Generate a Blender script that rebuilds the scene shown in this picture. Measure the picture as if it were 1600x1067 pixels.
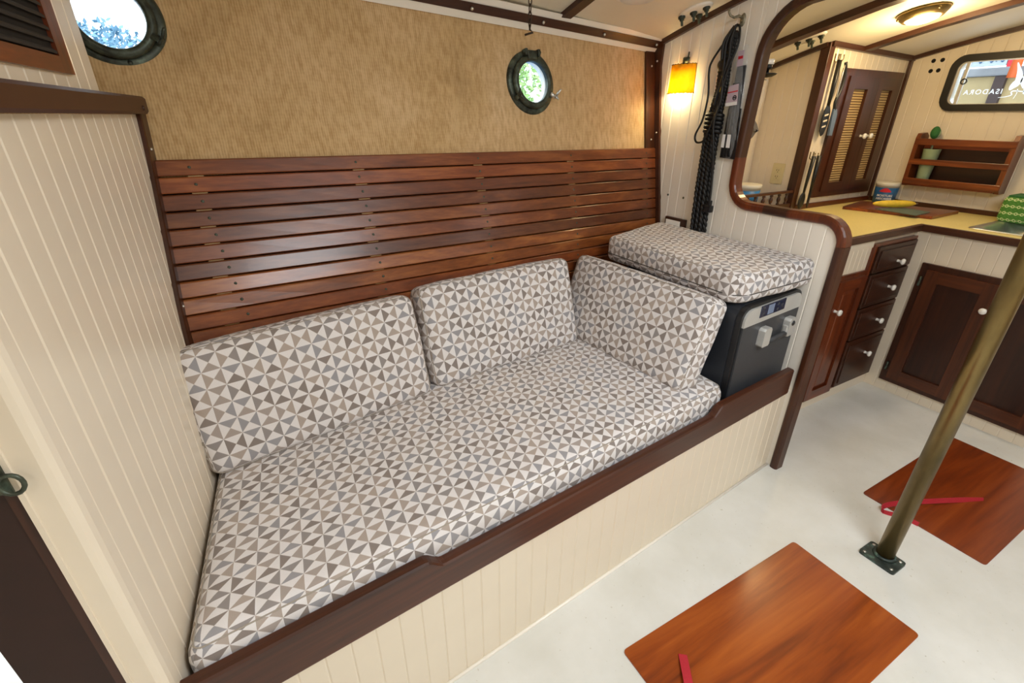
import bpy, bmesh, math, random
from mathutils import Vector, Matrix, Quaternion
from math import sin, cos, pi, sqrt, radians

random.seed(7)
SC = bpy.context.scene
COL = SC.collection
for o in list(bpy.data.objects):
    bpy.data.objects.remove(o)

# ------------------------------------------------------------------ camera
FPX = 740.43
AZ, PT, RL = radians(60.8054), radians(-25.45198), radians(.2475)
fw = Vector((cos(AZ)*cos(PT), sin(AZ)*cos(PT), sin(PT)))
r0 = Vector((sin(AZ), -cos(AZ), 0)); u0 = r0.cross(fw)
rt = r0*cos(RL)+u0*sin(RL); up = -r0*sin(RL)+u0*cos(RL)
cam_d = bpy.data.cameras.new('camera'); cam = bpy.data.objects.new('camera', cam_d)
COL.objects.link(cam)
cam_d.sensor_fit = 'HORIZONTAL'; cam_d.sensor_width = 36; cam_d.lens = FPX/1600*36
cam_d.clip_start = .02; cam_d.clip_end = 200
cam.matrix_world = Matrix(((rt.x, up.x, -fw.x, 0), (rt.y, up.y, -fw.y, 0), (rt.z, up.z, -fw.z, 1.4), (0, 0, 0, 1)))
SC.camera = cam

# ------------------------------------------------------------------ world, lights, exposure
W = bpy.data.worlds.new('sky'); SC.world = W; W.use_nodes = True
bg = W.node_tree.nodes['Background']
bg.inputs['Color'].default_value = (.80, .91, 1, 1); bg.inputs['Strength'].default_value = 3.2
SC.view_settings.view_transform = 'Standard'; SC.view_settings.look = 'None'
SC.view_settings.gamma = 1; SC.view_settings.use_curve_mapping = False
SC.view_settings.exposure = 0.24
SC.cycles.max_bounces = 14; SC.cycles.diffuse_bounces = 9; SC.cycles.glossy_bounces = 5
SC.cycles.transmission_bounces = 8; SC.cycles.sample_clamp_indirect = 4

def area(name, loc, direction, sx, sy, power, color=(1, 1, 1)):
    d = bpy.data.lights.new(name, 'AREA'); d.shape = 'RECTANGLE'; d.size = sx; d.size_y = sy
    d.energy = power; d.color = color
    o = bpy.data.objects.new(name, d); COL.objects.link(o); o.location = loc
    o.rotation_euler = Vector(direction).to_track_quat('-Z', 'Y').to_euler()
    return o
# daylight through the deck skylight and the companionway, plus an added forward fill (the openings are cut in the ceiling below)
area('skylight_day', (.95, -.32, 1.985), (.02, .12, -1), .80, .60, 23, (.95, .98, 1))
area('forward_fill', (-.75, -.55, 2.0), (.25, .1, -1), .45, .45, 4, (.97, .985, 1))  # fill light added for extra ambient, above an unseen forward opening
area('companionway_day', (2.72, -.55, 1.93), (-.05, .25, -1), .60, .60, 2.0, (1, .96, .90))

# ------------------------------------------------------------------ node helpers
def lin(h):
    h = h.lstrip('#'); v = [int(h[i:i+2], 16)/255 for i in (0, 2, 4)]
    return tuple(((c+.055)/1.055)**2.4 if c > .04045 else c/12.92 for c in v)+(1,)

class NB:
    def __init__(s, name):
        s.m = bpy.data.materials.new(name); s.m.use_nodes = True
        s.t = s.m.node_tree; s.b = s.t.nodes['Principled BSDF']; s.o = s.t.nodes['Material Output']
    def n(s, typ, **kw):
        x = s.t.nodes.new(typ)
        for k, v in kw.items(): setattr(x, k, v)
        return x
    def link(s, a, b): s.t.links.new(a, b)
    def put(s, sock, v):
        if hasattr(v, 'is_linked') or hasattr(v, 'links'): s.t.links.new(v, sock)
        else: sock.default_value = v
    def math(s, op, a, b=0.0, c=None):
        x = s.n('ShaderNodeMath', operation=op); s.put(x.inputs[0], a); s.put(x.inputs[1], b)
        if c is not None: s.put(x.inputs[2], c)
        return x.outputs[0]
    def coord(s, kind='Object'): return s.n('ShaderNodeTexCoord').outputs[kind]
    def mapping(s, vec, scale=(1, 1, 1), loc=(0, 0, 0), rot=(0, 0, 0)):
        x = s.n('ShaderNodeMapping'); s.link(vec, x.inputs['Vector'])
        x.inputs['Scale'].default_value = scale; x.inputs['Location'].default_value = loc; x.inputs['Rotation'].default_value = rot
        return x.outputs[0]
    def noise(s, vec, scale=5, detail=3, rough=.5, dist=0.0):
        x = s.n('ShaderNodeTexNoise'); s.link(vec, x.inputs['Vector'])
        x.inputs['Scale'].default_value = scale; x.inputs['Detail'].default_value = detail
        x.inputs['Roughness'].default_value = rough; x.inputs['Distortion'].default_value = dist
        return x.outputs['Fac']
    def ramp(s, fac, stops, interp='LINEAR'):
        x = s.n('ShaderNodeValToRGB'); s.put(x.inputs[0], fac); cr = x.color_ramp; cr.interpolation = interp
        while len(cr.elements) > 1: cr.elements.remove(cr.elements[-1])
        cr.elements[0].position = stops[0][0]; cr.elements[0].color = stops[0][1]
        for p, c in stops[1:]:
            e = cr.elements.new(p); e.color = c
        return x.outputs[0]
    def mix(s, fac, a, b, blend='MIX'):
        x = s.n('ShaderNodeMix', data_type='RGBA', blend_type=blend)
        s.put(x.inputs[0], fac); s.put(x.inputs[6], a); s.put(x.inputs[7], b)
        return x.outputs[2]
    def bump(s, h, strength=.3, dist=.002):
        x = s.n('ShaderNodeBump'); x.inputs['Strength'].default_value = strength; x.inputs['Distance'].default_value = dist
        s.link(h, x.inputs['Height']); s.link(x.outputs[0], s.b.inputs['Normal'])
    def set(s, **kw):
        for k, v in kw.items(): s.put(s.b.inputs[k.replace('_', ' ')], v)
        return s.m

def plain(name, hexc, rough=.5, metal=0.0, var=.06, scale=20, coat=0.0, bump=0.0, alpha=1.0):
    """painted / moulded surface: one colour with slight mottling and fine relief"""
    b = NB(name); c = lin(hexc)
    nz = b.noise(b.coord(), scale, 4, .55)
    dark = tuple(x*(1-var) for x in c[:3])+(1,); lite = tuple(min(1, x*(1+var)) for x in c[:3])+(1,)
    b.set(Base_Color=b.ramp(nz, [(.3, dark), (.7, lite)]), Roughness=rough, Metallic=metal)
    b.b.inputs['Coat Weight'].default_value = coat; b.b.inputs['Coat Roughness'].default_value = .12
    if bump: b.bump(b.noise(b.coord(), scale*12, 3), bump, .001)
    return b.m

def wood(name, dark, mid, lite, axis=0, rough=.32, coat=.2, sc=1.0, figure=1.0):
    """varnished timber, grain along the given object axis; tint from the object's colour, offset per object"""
    b = NB(name)
    oi = b.n('ShaderNodeObjectInfo')
    off = b.n('ShaderNodeVectorMath', operation='ADD'); b.link(b.coord(), off.inputs[0])
    ml = b.n('ShaderNodeVectorMath', operation='SCALE'); ml.inputs[0].default_value = (7.3, 5.1, 9.7)
    b.link(oi.outputs['Random'], ml.inputs['Scale']); b.link(ml.outputs[0], off.inputs[1])
    S = [14*sc, 14*sc, 14*sc]; S[axis] = 1.1*sc
    F = [110*sc, 110*sc, 110*sc]; F[axis] = 5*sc
    v = b.mapping(off.outputs[0], tuple(S)); v2 = b.mapping(off.outputs[0], tuple(F))
    n1 = b.noise(v, 1.0, 4, .6, 1.2*figure); n2 = b.noise(v2, 1.0, 3, .6, .2)
    fac = b.math('ADD', b.math('MULTIPLY', n1, .68), b.math('MULTIPLY', n2, .32))
    col = b.ramp(fac, [(.30, lin(dark)), (.5, lin(mid)), (.70, lin(lite))])
    tint = b.mix(1.0, col, oi.outputs['Color'], 'MULTIPLY')
    b.set(Base_Color=tint, Roughness=rough)
    b.b.inputs['Coat Weight'].default_value = coat; b.b.inputs['Coat Roughness'].default_value = .17
    b.bump(n2, .10, .001)
    return b.m

# ------------------------------------------------------------------ materials
M = {}
M['cream'] = plain('cream_paint', '#e8dcc8', .34, var=.025, scale=6, coat=.25)
M['white'] = plain('white_paint', '#f1ebe0', .32, var=.02, scale=6, coat=.2)
M['ceiling'] = plain('ceiling_paint', '#e6dfcd', .5, var=.03, scale=4)
M['porcelain'] = plain('white_porcelain', '#f4f3ee', .18, var=.01, coat=.5)
M['wx'] = wood('mahogany_along_x', '#451f0d', '#6f3518', '#965026', 0)
M['wy'] = wood('mahogany_along_y', '#451f0d', '#6f3518', '#965026', 1)
M['wz'] = wood('mahogany_along_z', '#451f0d', '#6f3518', '#965026', 2)
M['dx'] = wood('dark_mahogany_x', '#261006', '#40200e', '#532b13', 0, .40, .08)
M['dy'] = wood('dark_mahogany_y', '#261006', '#40200e', '#532b13', 1, .40, .08)
M['dz'] = wood('dark_mahogany_z', '#261006', '#40200e', '#532b13', 2, .40, .08)
M['slat'] = wood('slat_mahogany', '#4f2913', '#764322', '#9a6436', 0, .36, .22)
M['hatch'] = wood('hatch_plywood', '#682a0a', '#8f4310', '#a9591c', 0, .30, .18, .55, 2.2)
M['brass'] = None
M['black'] = plain('black_plastic', '#16171a', .38, var=.1)
M['rubber'] = plain('black_cord', '#0d0d0e', .5, var=.15, scale=60)
M['navy'] = plain('charcoal_shell', '#20242b', .42, var=.06, scale=40, bump=.1)
M['slate'] = plain('slate_panel', '#3b3d41', .48, var=.05, scale=40, bump=.1)
M['silver'] = plain('silver_plastic', '#cfcfcc', .34, .4, var=.03)
M['steel'] = plain('stainless', '#d5d5d0', .32, .9, var=.05)
M['screen'] = plain('display_glass', '#1f2a44', .12, var=.1, coat=.6)
M['lcd'] = plain('grey_lcd', '#7c8ba6', .2, var=.03)
M['red'] = plain('red_webbing', '#b3202f', .75, var=.08, scale=200, bump=.3)
M['yellow_top'] = plain('yellow_laminate', '#e3d187', .42, var=.05, scale=120)
M['ivory'] = plain('ivory_plastic', '#d9cda2', .4, var=.02)
M['louvre'] = plain('dusty_black_louvre', '#2b2520', .75, var=.15, scale=60)
M['pale'] = plain('pale_batten', '#c9a876', .6, var=.1)
M['doordark'] = plain('dark_door_varnish', '#2b120b', .6, var=.15)
M['brownpaint'] = plain('brown_paint', '#4a2a18', .5, var=.06)
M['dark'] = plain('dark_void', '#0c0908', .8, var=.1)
M['grommet'] = plain('black_gasket', '#141110', .45, var=.1)
M['grey'] = plain('grey_cloth', '#6f675f', .8, var=.1, scale=80)
M['sage'] = plain('sage_glaze', '#97ab8a', .35, var=.05, coat=.3)
M['green'] = plain('green_bristle', '#2f6a35', .8, var=.2, scale=150)
M['banana'] = plain('banana_skin', '#e3c23a', .5, var=.14, scale=30)
M['mat'] = plain('grey_green_mat', '#5e6d64', .6, var=.06)
M['tub'] = plain('white_tub', '#e4e2d6', .4, var=.02)
M['blue'] = plain('blue_label', '#2f7fc4', .4, var=.12, scale=30)
M['navyblue'] = plain('deep_blue_label', '#2a5f93', .4, var=.18, scale=25)
M['redprint'] = plain('red_print', '#c8202c', .5, var=.05)
M['bluehandle'] = plain('blue_grey_handle', '#5d7089', .4, var=.04)
M['hookgrey'] = plain('grey_hook_metal', '#8d8672', .4, .6, var=.1, scale=60)
M['print'] = plain('white_print', '#f3f3f3', .5, var=.01)
M['inkblack'] = plain('black_print', '#1a1a1c', .5, var=.02)
M['lilac'] = plain('lilac_card', '#c9b6c4', .5, var=.05)
M['rustchain'] = plain('rusty_chain', '#3d2f22', .6, .6, var=.3, scale=150)
M['seam'] = plain('seam_cord', '#a39a8e', .8, var=.1, scale=200)
M['zip'] = plain('zip_tape', '#4a4742', .8, var=.1, scale=200)  # dark grey of the zip seam itself
M['parch_edge'] = plain('brown_lacing', '#4d3216', .7, var=.2, scale=120)
M['dock'] = plain('pale_dock_planks', '#a08c64', .8, var=.12, scale=6)
M['dockgrey'] = plain('grey_dock_board', '#77787a', .8, var=.12, scale=8)
M['dockbrown'] = plain('brown_piling', '#3a2c28', .8, var=.15, scale=8)
M['orange'] = plain('orange_buoy', '#c8581a', .5, var=.08)
M['signwhite'] = plain('white_sign', '#a9b4b8', .5, var=.04)
M['signblue'] = plain('blue_scrawl', '#3c648c', .5, var=.1)
M['leaf'] = plain('leaf_green', '#9ebc74', .7, var=.3, scale=3)
M['leafblue'] = plain('distant_leaf', '#6f93a8', .7, var=.3, scale=3)
M['bark'] = plain('bark', '#6b5a48', .9, var=.2, scale=10)

def floor_mat():
    b = NB('floor_paint'); v = b.coord()
    a = b.noise(v, 3.2, 5, .6); c = b.noise(v, 90, 2, .5)
    col = b.ramp(a, [(.3, lin('#d2d1c9')), (.7, lin('#e4e4e0'))])
    sp = b.ramp(c, [(.70, (1, 1, 1, 1)), (.80, lin('#dedad0'))])
    b.set(Base_Color=b.mix(1.0, col, sp, 'MULTIPLY'), Roughness=.42)
    b.bump(b.noise(v, 160, 3), .12, .001); return b.m
M['floor'] = floor_mat()

def brass_mat():
    b = NB('aged_brass'); v = b.coord()
    n = b.noise(b.mapping(v, (9, 9, 3)), 1.5, 5, .6)
    col = b.ramp(n, [(.30, lin('#6a5c38')), (.5, lin('#806d45')), (.7, lin('#917d50'))])
    b.set(Base_Color=col, Metallic=.85, Roughness=b.ramp(n, [(.3, (.42,)*3+(1,)), (.7, (.28,)*3+(1,))])); return b.m
M['brass'] = brass_mat()

def bronze_mat(name, c1, c2, c3, metal=.6):
    b = NB(name); v = b.coord(); n = b.noise(v, 26, 5, .65)
    b.set(Base_Color=b.ramp(n, [(.36, lin(c1)), (.56, lin(c2)), (.76, lin(c3))]), Metallic=metal, Roughness=.45)
    b.bump(b.noise(v, 180, 3), .25, .001); return b.m
M['bronze'] = bronze_mat('porthole_bronze', '#2c2e26', '#4a5145', '#6f8070', .45)
M['verdigris'] = bronze_mat('verdigris_plate', '#2b3330', '#414b47', '#7fae9f', .4)

def burlap_mat():
    """tan woven hull lining: fine vertical ribs and irregular old water stains"""
    b = NB('woven_hull_lining'); v = b.coord('Object')
    sx = b.n('ShaderNodeSeparateXYZ'); b.link(v, sx.inputs[0])
    wob = b.noise(v, 30, 2)
    ph = b.math('ADD', b.math('MULTIPLY', sx.outputs[0], 900.0), b.math('MULTIPLY', wob, 5.0))
    rib = b.math('SINE', ph)
    pz = b.math('SINE', b.math('ADD', b.math('MULTIPLY', sx.outputs[2], 620.0), b.math('MULTIPLY', wob, 14.0)))
    weave = b.math('MULTIPLY', b.math('ADD', rib, b.math('MULTIPLY', pz, .25)), .5)
    st = b.noise(b.mapping(v, (1, 1, .75)), 2.6, 6, .62, .5)
    fine = b.noise(b.mapping(v, (90, 90, 20)), 1, 3)
    col = b.ramp(st, [(.20, lin('#aa8d62')), (.40, lin('#cbab7c')), (.62, lin('#d6b78c')), (.82, lin('#dcc099'))])
    thread = b.ramp(b.math('ADD', b.math('MULTIPLY', weave, .22), fine), [(.25, lin('#dcd2c0')), (.65, (1, 1, 1, 1))])
    b.set(Base_Color=b.mix(1.0, col, thread, 'MULTIPLY'), Roughness=.9)
    b.bump(weave, .3, .001); return b.m
M['burlap'] = burlap_mat()

def fabric_mat():
    """pinwheel-triangle upholstery: a chequer of squares cut by both diagonals, grey and oatmeal triangles alternating"""
    b = NB('pinwheel_fabric'); uv = b.coord('UV')
    sp = b.n('ShaderNodeSeparateXYZ'); b.link(uv, sp.inputs[0])
    CELL = .0455
    u = b.math('DIVIDE', sp.outputs[0], CELL); v = b.math('DIVIDE', sp.outputs[1], CELL)
    i = b.math('FLOOR', u); j = b.math('FLOOR', v)
    fu = b.math('SUBTRACT', b.math('SUBTRACT', u, i), .5); fv = b.math('SUBTRACT', b.math('SUBTRACT', v, j), .5)
    side = b.math('GREATER_THAN', b.math('ABSOLUTE', fu), b.math('ABSOLUTE', fv))
    par = b.math('FLOORED_MODULO', b.math('ADD', i, j), 2.0)
    x = b.math('ABSOLUTE', b.math('SUBTRACT', side, par))          # xor
    su = b.math('MULTIPLY', side, b.math('SIGN', fu)); sv = b.math('MULTIPLY', b.math('SUBTRACT', 1.0, side), b.math('SIGN', fv))
    cv = b.n('ShaderNodeCombineXYZ')
    b.link(b.math('ADD', b.math('MULTIPLY', i, 1.37), b.math('MULTIPLY', su, .31)), cv.inputs[0])
    b.link(b.math('ADD', b.math('MULTIPLY', j, 2.11), b.math('MULTIPLY', sv, .47)), cv.inputs[1])
    wn = b.n('ShaderNodeTexWhiteNoise', noise_dimensions='2D'); b.link(cv.outputs[0], wn.inputs['Vector'])
    grey = b.ramp(wn.outputs['Value'], [(0, lin('#aea29b')), (.22, lin('#9a9391')), (.42, lin('#a19fa3')), (.62, lin('#8f847e')), (.8, lin('#b5a79d'))], 'CONSTANT')
    # hairline between triangles
    d1 = b.math('ABSOLUTE', b.math('SUBTRACT', b.math('ABSOLUTE', fu), b.math('ABSOLUTE', fv)))
    thr = b.noise(b.mapping(uv, (900, 900, 1)), 1, 2)
    base = b.mix(x, lin('#ece8e8'), grey)
    hair = b.math('LESS_THAN', d1, .022)
    base = b.mix(b.math('MULTIPLY', hair, .35), base, lin('#d6cec6'))
    shade = b.ramp(thr, [(.3, (.86, .86, .86, 1)), (.7, (1, 1, 1, 1))])
    b.set(Base_Color=b.mix(1.0, base, shade, 'MULTIPLY'), Roughness=.88)
    b.b.inputs['Sheen Weight'].default_value = .15
    w1 = b.math('SINE', b.math('MULTIPLY', sp.outputs[0], 5200.0)); w2 = b.math('SINE', b.math('MULTIPLY', sp.outputs[1], 5200.0))
    soft = b.noise(b.mapping(uv, (9, 9, 1)), 1, 3)
    b.bump(b.math('ADD', b.math('MULTIPLY', b.math('MULTIPLY', w1, w2), .10), soft), .35, .004)
    return b.m
M['fabric'] = fabric_mat()

def cane_mat():
    b = NB('woven_cane'); v = b.coord('Object'); s = b.n('ShaderNodeSeparateXYZ'); b.link(v, s.inputs[0])
    h = b.math('SINE', b.math('MULTIPLY', s.outputs[2], 480.0)); w = b.math('SINE', b.math('MULTIPLY', s.outputs[0], 900.0))
    k = b.math('ADD', h, b.math('MULTIPLY', w, .25))
    b.set(Base_Color=b.ramp(b.math('ADD', b.math('MULTIPLY', k, .5), .5), [(.12, lin('#5d4426')), (.4, lin('#a88a58')), (.8, lin('#c2a672'))]), Roughness=.7)
    b.bump(k, .6, .002); return b.m
M['cane'] = cane_mat()

def chain_print():
    """leaf-green cloth printed with rows of pale chain links"""
    b = NB('green_chain_print'); v = b.coord('Object'); s = b.n('ShaderNodeSeparateXYZ'); b.link(v, s.inputs[0])
    w = b.math('ADD', s.outputs[0], s.outputs[1])
    P = .023
    u = b.math('SUBTRACT', b.math('FRACT', b.math('DIVIDE', w, P)), .5)
    t = b.math('SUBTRACT', b.math('FRACT', b.math('DIVIDE', s.outputs[2], .033)), .5)
    rr = b.math('SQRT', b.math('ADD', b.math('POWER', b.math('ABSOLUTE', u), 2.0), b.math('POWER', b.math('ABSOLUTE', b.math('MULTIPLY', t, 1.4)), 2.0)))
    ring = b.math('LESS_THAN', b.math('ABSOLUTE', b.math('SUBTRACT', rr, .23)), .08)
    bar = b.math('MULTIPLY', b.math('LESS_THAN', b.math('ABSOLUTE', t), .05), b.math('GREATER_THAN', b.math('ABSOLUTE', u), .24))
    k = b.math('MAXIMUM', ring, bar)
    wav = b.math('LESS_THAN', b.math('ABSOLUTE', b.math('SUBTRACT', b.math('ABSOLUTE', t), b.math('ADD', .38, b.math('MULTIPLY', b.math('SINE', b.math('MULTIPLY', w, 420.0)), .05)))), .035)
    c = b.mix(wav, lin('#4f8a34'), lin('#356a24'))
    b.set(Base_Color=b.mix(k, c, lin('#c9d79f')), Roughness=.8); return b.m
M['chainprint'] = chain_print()

def glass_mat(name, tint=(1, 1, 1, 1), rough=0.0):
    b = NB(name)
    b.set(Base_Color=tint, Roughness=rough, IOR=1.05); b.b.inputs['Transmission Weight'].default_value = 1.0
    b.b.inputs['Specular IOR Level'].default_value = .3
    return b.m
M['glass'] = glass_mat('window_glass', (.96, .99, 1, 1))
M['bag'] = None
def bag_mat():
    b = NB('clear_polythene'); b.set(Base_Color=(.95, .95, .95, 1), Roughness=.12, IOR=1.2, Alpha=.14)
    b.b.inputs['Coat Weight'].default_value = .8
    return b.m
M['bag'] = bag_mat()

def decal_mat():
    b = NB('translucent_white_decal'); tr = b.n('ShaderNodeBsdfTranslucent'); tr.inputs[0].default_value = (.95, .95, .95, 1)
    df = b.n('ShaderNodeBsdfDiffuse'); df.inputs[0].default_value = (.95, .95, .95, 1); mx = b.n('ShaderNodeMixShader'); mx.inputs[0].default_value = .7
    b.link(df.outputs[0], mx.inputs[1]); b.link(tr.outputs[0], mx.inputs[2]); b.link(mx.outputs[0], b.o.inputs['Surface']); return b.m
M['decal'] = decal_mat()
def emit_mat(name, col, strength, base='#f4e7c2'):
    b = NB(name); b.set(Base_Color=lin(base), Roughness=.5); b.b.inputs['Emission Color'].default_value = col
    b.b.inputs['Emission Strength'].default_value = strength; return b.m
M['lampglass'] = emit_mat('lit_lamp_glass', (1, .93, .78, 1), 7.0)
M['bulb'] = emit_mat('lit_bulb', (1, .72, .3, 1), 30.0)
M['domeglass'] = plain('white_dome_glass', '#f1efe8', .3, var=.01, coat=.3)
def parchment():
    b = NB('amber_parchment'); v = b.coord()
    n = b.noise(v, 35, 4, .6)
    c = b.ramp(n, [(.3, lin('#ecc032')), (.7, lin('#f6d24a'))])
    tr = b.n('ShaderNodeBsdfTranslucent'); b.link(c, tr.inputs[0])
    df = b.n('ShaderNodeBsdfDiffuse'); b.link(c, df.inputs[0])
    mx = b.n('ShaderNodeMixShader'); mx.inputs[0].default_value = .65
    b.link(df.outputs[0], mx.inputs[1]); b.link(tr.outputs[0], mx.inputs[2]); b.link(mx.outputs[0], b.o.inputs['Surface'])
    return b.m
M['parch'] = parchment()

# ------------------------------------------------------------------ mesh helpers
class MB:
    """collects vertices and faces; every call adds a closed shape; build() links ONE object, its origin recentred"""
    def __init__(s): s.v = []; s.f = []; s.uv = []; s.sm = []
    def add(s, vs, fs, smooth=False):
        k = len(s.v); s.v += [tuple(v) for v in vs]; s.f += [tuple(i+k for i in f) for f in fs]; s.sm += [smooth]*len(fs); return s
    def box(s, a, b, bev=0.0):
        x0, x1 = sorted((a[0], b[0])); y0, y1 = sorted((a[1], b[1])); z0, z1 = sorted((a[2], b[2]))
        if bev <= 0:
            vs = [(x, y, z) for x in (x0, x1) for y in (y0, y1) for z in (z0, z1)]
            return s.add(vs, [(0, 1, 3, 2), (4, 6, 7, 5), (0, 4, 5, 1), (2, 3, 7, 6), (0, 2, 6, 4), (1, 5, 7, 3)])
        bm = bmesh.new(); bmesh.ops.create_cube(bm, size=1)
        for v in bm.verts: v.co = Vector((x0+(v.co.x+.5)*(x1-x0), y0+(v.co.y+.5)*(y1-y0), z0+(v.co.z+.5)*(z1-z0)))
        bmesh.ops.bevel(bm, geom=bm.edges[:], offset=min(bev, .49*min(x1-x0, y1-y0, z1-z0)), segments=2, affect='EDGES', profile=.5)
        return s.bm(bm)
    def bm(s, bm, smooth=False, mat=None):
        bm.verts.index_update()
        vs = [(mat @ v.co if mat else v.co).to_tuple() for v in bm.verts]; fs = [tuple(v.index for v in f.verts) for f in bm.faces]
        bm.free(); return s.add(vs, fs, smooth)
    def prism(s, poly, fn0, fn1):
        """poly: 2D points; fn0/fn1 map a 2D point to the two end faces"""
        n = len(poly); vs = [fn0(*p) for p in poly]+[fn1(*p) for p in poly]
        fs = [tuple(range(n-1, -1, -1)), tuple(range(n, 2*n))]+[(i, (i+1) % n, (i+1) % n+n, i+n) for i in range(n)]
        return s.add(vs, fs)
    def lathe(s, prof, seg=24, mat=None, closed=False, a0=0, a1=2*pi):
        """prof: (r, z) list turned about z"""
        full = abs(a1-a0-2*pi) < 1e-6; na = seg if full else seg+1
        vs = []; fs = []
        for k in range(na):
            a = a0+(a1-a0)*k/seg
            for r, z in prof:
                p = Vector((r*cos(a), r*sin(a), z)); vs.append((mat @ p if mat else p).to_tuple())
        m = len(prof)
        for k in range(seg):
            k2 = (k+1) % na
            for i in range(m if closed else m-1):
                i2 = (i+1) % m
                fs.append((k*m+i, k2*m+i, k2*m+i2, k*m+i2))
        if not closed and full:
            if prof[0][0] > 1e-6: fs.append(tuple(k*m for k in range(na))[::-1])
            if prof[-1][0] > 1e-6: fs.append(tuple(k*m+m-1 for k in range(na)))
        return s.add(vs, fs, True)
    def sphere(s, c, r, seg=14, rings=8, sc=(1, 1, 1)):
        prof = [(max(1e-5, r*sin(pi*i/rings)), -r*cos(pi*i/rings)) for i in range(rings+1)]
        return s.lathe(prof, seg, Matrix.Translation(c) @ Matrix.Diagonal((*sc, 1)))
    def tube(s, pts, r, seg=8, closed=False, prof=None, ups=None):
        """sweep a circle (or a 2D profile) along pts; r may be a list"""
        P = [Vector(p) for p in pts]; n = len(P); vs = []; fs = []
        if prof is None: prof = [(cos(2*pi*k/seg), sin(2*pi*k/seg)) for k in range(seg)]; unit = True
        else: unit = False
        m = len(prof); nrm = None
        for i in range(n):
            if closed: t = P[(i+1) % n]-P[i-1]
            else: t = P[min(i+1, n-1)]-P[max(i-1, 0)]
            t.normalize()
            if ups is not None: nrm = Vector(ups) - t*t.dot(Vector(ups))
            elif nrm is None: nrm = t.orthogonal()
            else: nrm = nrm-t*t.dot(nrm)
            nrm.normalize(); bn = t.cross(nrm)
            rr = r[i] if isinstance(r, (list, tuple)) else r
            k = rr if unit else 1.0
            # mitre scale for profile sweeps
            if not unit and 0 < i < n-1:
                a = (P[i]-P[i-1]).normalized().dot((P[i+1]-P[i]).normalized()); k = 1/max(.6, sqrt((1+max(-.2, a))/2))
                vs += [(P[i]+nrm*(x)+bn*(y*k)).to_tuple() for x, y in prof]
            else: vs += [(P[i]+nrm*(x*k)+bn*(y*k)).to_tuple() for x, y in prof]
        for i in range(n if closed else n-1):
            i2 = (i+1) % n
            for k in range(m): fs.append((i*m+k, i*m+(k+1) % m, i2*m+(k+1) % m, i2*m+k))
        if not closed: fs += [tuple(range(m-1, -1, -1)), tuple((n-1)*m+k for k in range(m))]
        return s.add(vs, fs, unit)
    def build(s, name, mat, parent=None, color=None, origin=None, smooth=None, keep=False, angle=None):
        xs = list(zip(*s.v))
        c = origin or ((min(xs[0])+max(xs[0]))/2, (min(xs[1])+max(xs[1]))/2, (min(xs[2])+max(xs[2]))/2)
        if keep: c = (0, 0, 0)
        me = bpy.data.meshes.new(name)
        me.from_pydata([(v[0]-c[0], v[1]-c[1], v[2]-c[2]) for v in s.v], [], s.f)
        me.materials.append(M[mat] if isinstance(mat, str) else mat)
        sm = s.sm if smooth is None else [smooth]*len(s.f)
        me.polygons.foreach_set('use_smooth', sm)
        bm = bmesh.new(); bm.from_mesh(me); bmesh.ops.recalc_face_normals(bm, faces=bm.faces); bm.to_mesh(me); bm.free()
        if s.uv:
            ul = me.uv_layers.new(name='UVMap')
            for k, q in enumerate(s.uv): ul.data[k].uv = q
        me.update()
        o = bpy.data.objects.new(name, me); COL.objects.link(o); o.location = c
        if parent: o.parent = parent
        if color: o.color = (*color, 1)
        return o

def tag(o, label=None, cat=None, group=None, kind=None):
    if label: o['label'] = label
    if cat: o['category'] = cat
    if group: o['group'] = group
    if kind: o['kind'] = kind
    return o
def thing(name, label, cat, loc=(0, 0, 0), rotz=0.0, group=None, kind=None, mat=None):
    o = bpy.data.objects.new(name, None); COL.objects.link(o); o.empty_display_size = .05
    if mat is not None: o.matrix_world = mat
    else: o.location = loc; o.rotation_euler = (0, 0, rotz)
    return tag(o, label, cat, group, kind)
def struct(o, label): return tag(o, label, None, None, 'structure')
def frame(x, y, z, loc):
    return Matrix(((x[0], y[0], z[0], loc[0]), (x[1], y[1], z[1], loc[1]), (x[2], y[2], z[2], loc[2]), (0, 0, 0, 1)))
def copy_tree(o, parent=None):
    c = o.copy(); COL.objects.link(c)
    if parent: c.parent = parent
    for ch in list(o.children): copy_tree(ch, c)
    return c
def lerp(a, b, t): return a+(b-a)*t
def interp(x, pts):
    if x <= pts[0][0]: return pts[0][1]
    for (a, b), (c, d) in zip(pts, pts[1:]):
        if x <= c: return b+(d-b)*(x-a)/(c-a)
    return pts[-1][1]
def arc(cx, cy, r, a0, a1, n): return [(cx+r*cos(radians(a0+(a1-a0)*k/n)), cy+r*sin(radians(a0+(a1-a0)*k/n))) for k in range(n+1)]

def plank(parent, mat, P, u0, u1, lo, hi, name='plank', g=.0022, bev=.0032, th=.009, nmid=1):
    """one tongue-and-groove board. P(u, w, d) -> point, d = out of the wall; lo/hi: height of its ends at u"""
    us = [u0, u0+bev]+[lerp(u0+bev, u1-bev, k/(nmid+1)) for k in range(1, nmid+1)]+[u1-bev, u1]
    ds = [-g]+[0.0]*(len(us)-2)+[-g]
    n = len(us); vs = []; fs = []
    for u, d in zip(us, ds): vs += [P(u, lo(u), d), P(u, hi(u), d), P(u, lo(u), -th), P(u, hi(u), -th)]
    for i in range(n-1):
        a, b = 4*i, 4*i+4
        fs += [(a, b, b+1, a+1), (a+1, b+1, b+3, a+3), (a, a+2, b+2, b)]
    fs += [(0, 1, 3, 2), (4*n-4, 4*n-2, 4*n-1, 4*n-3)]
    return MB().add(vs, fs).build(name, mat, parent)

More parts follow.
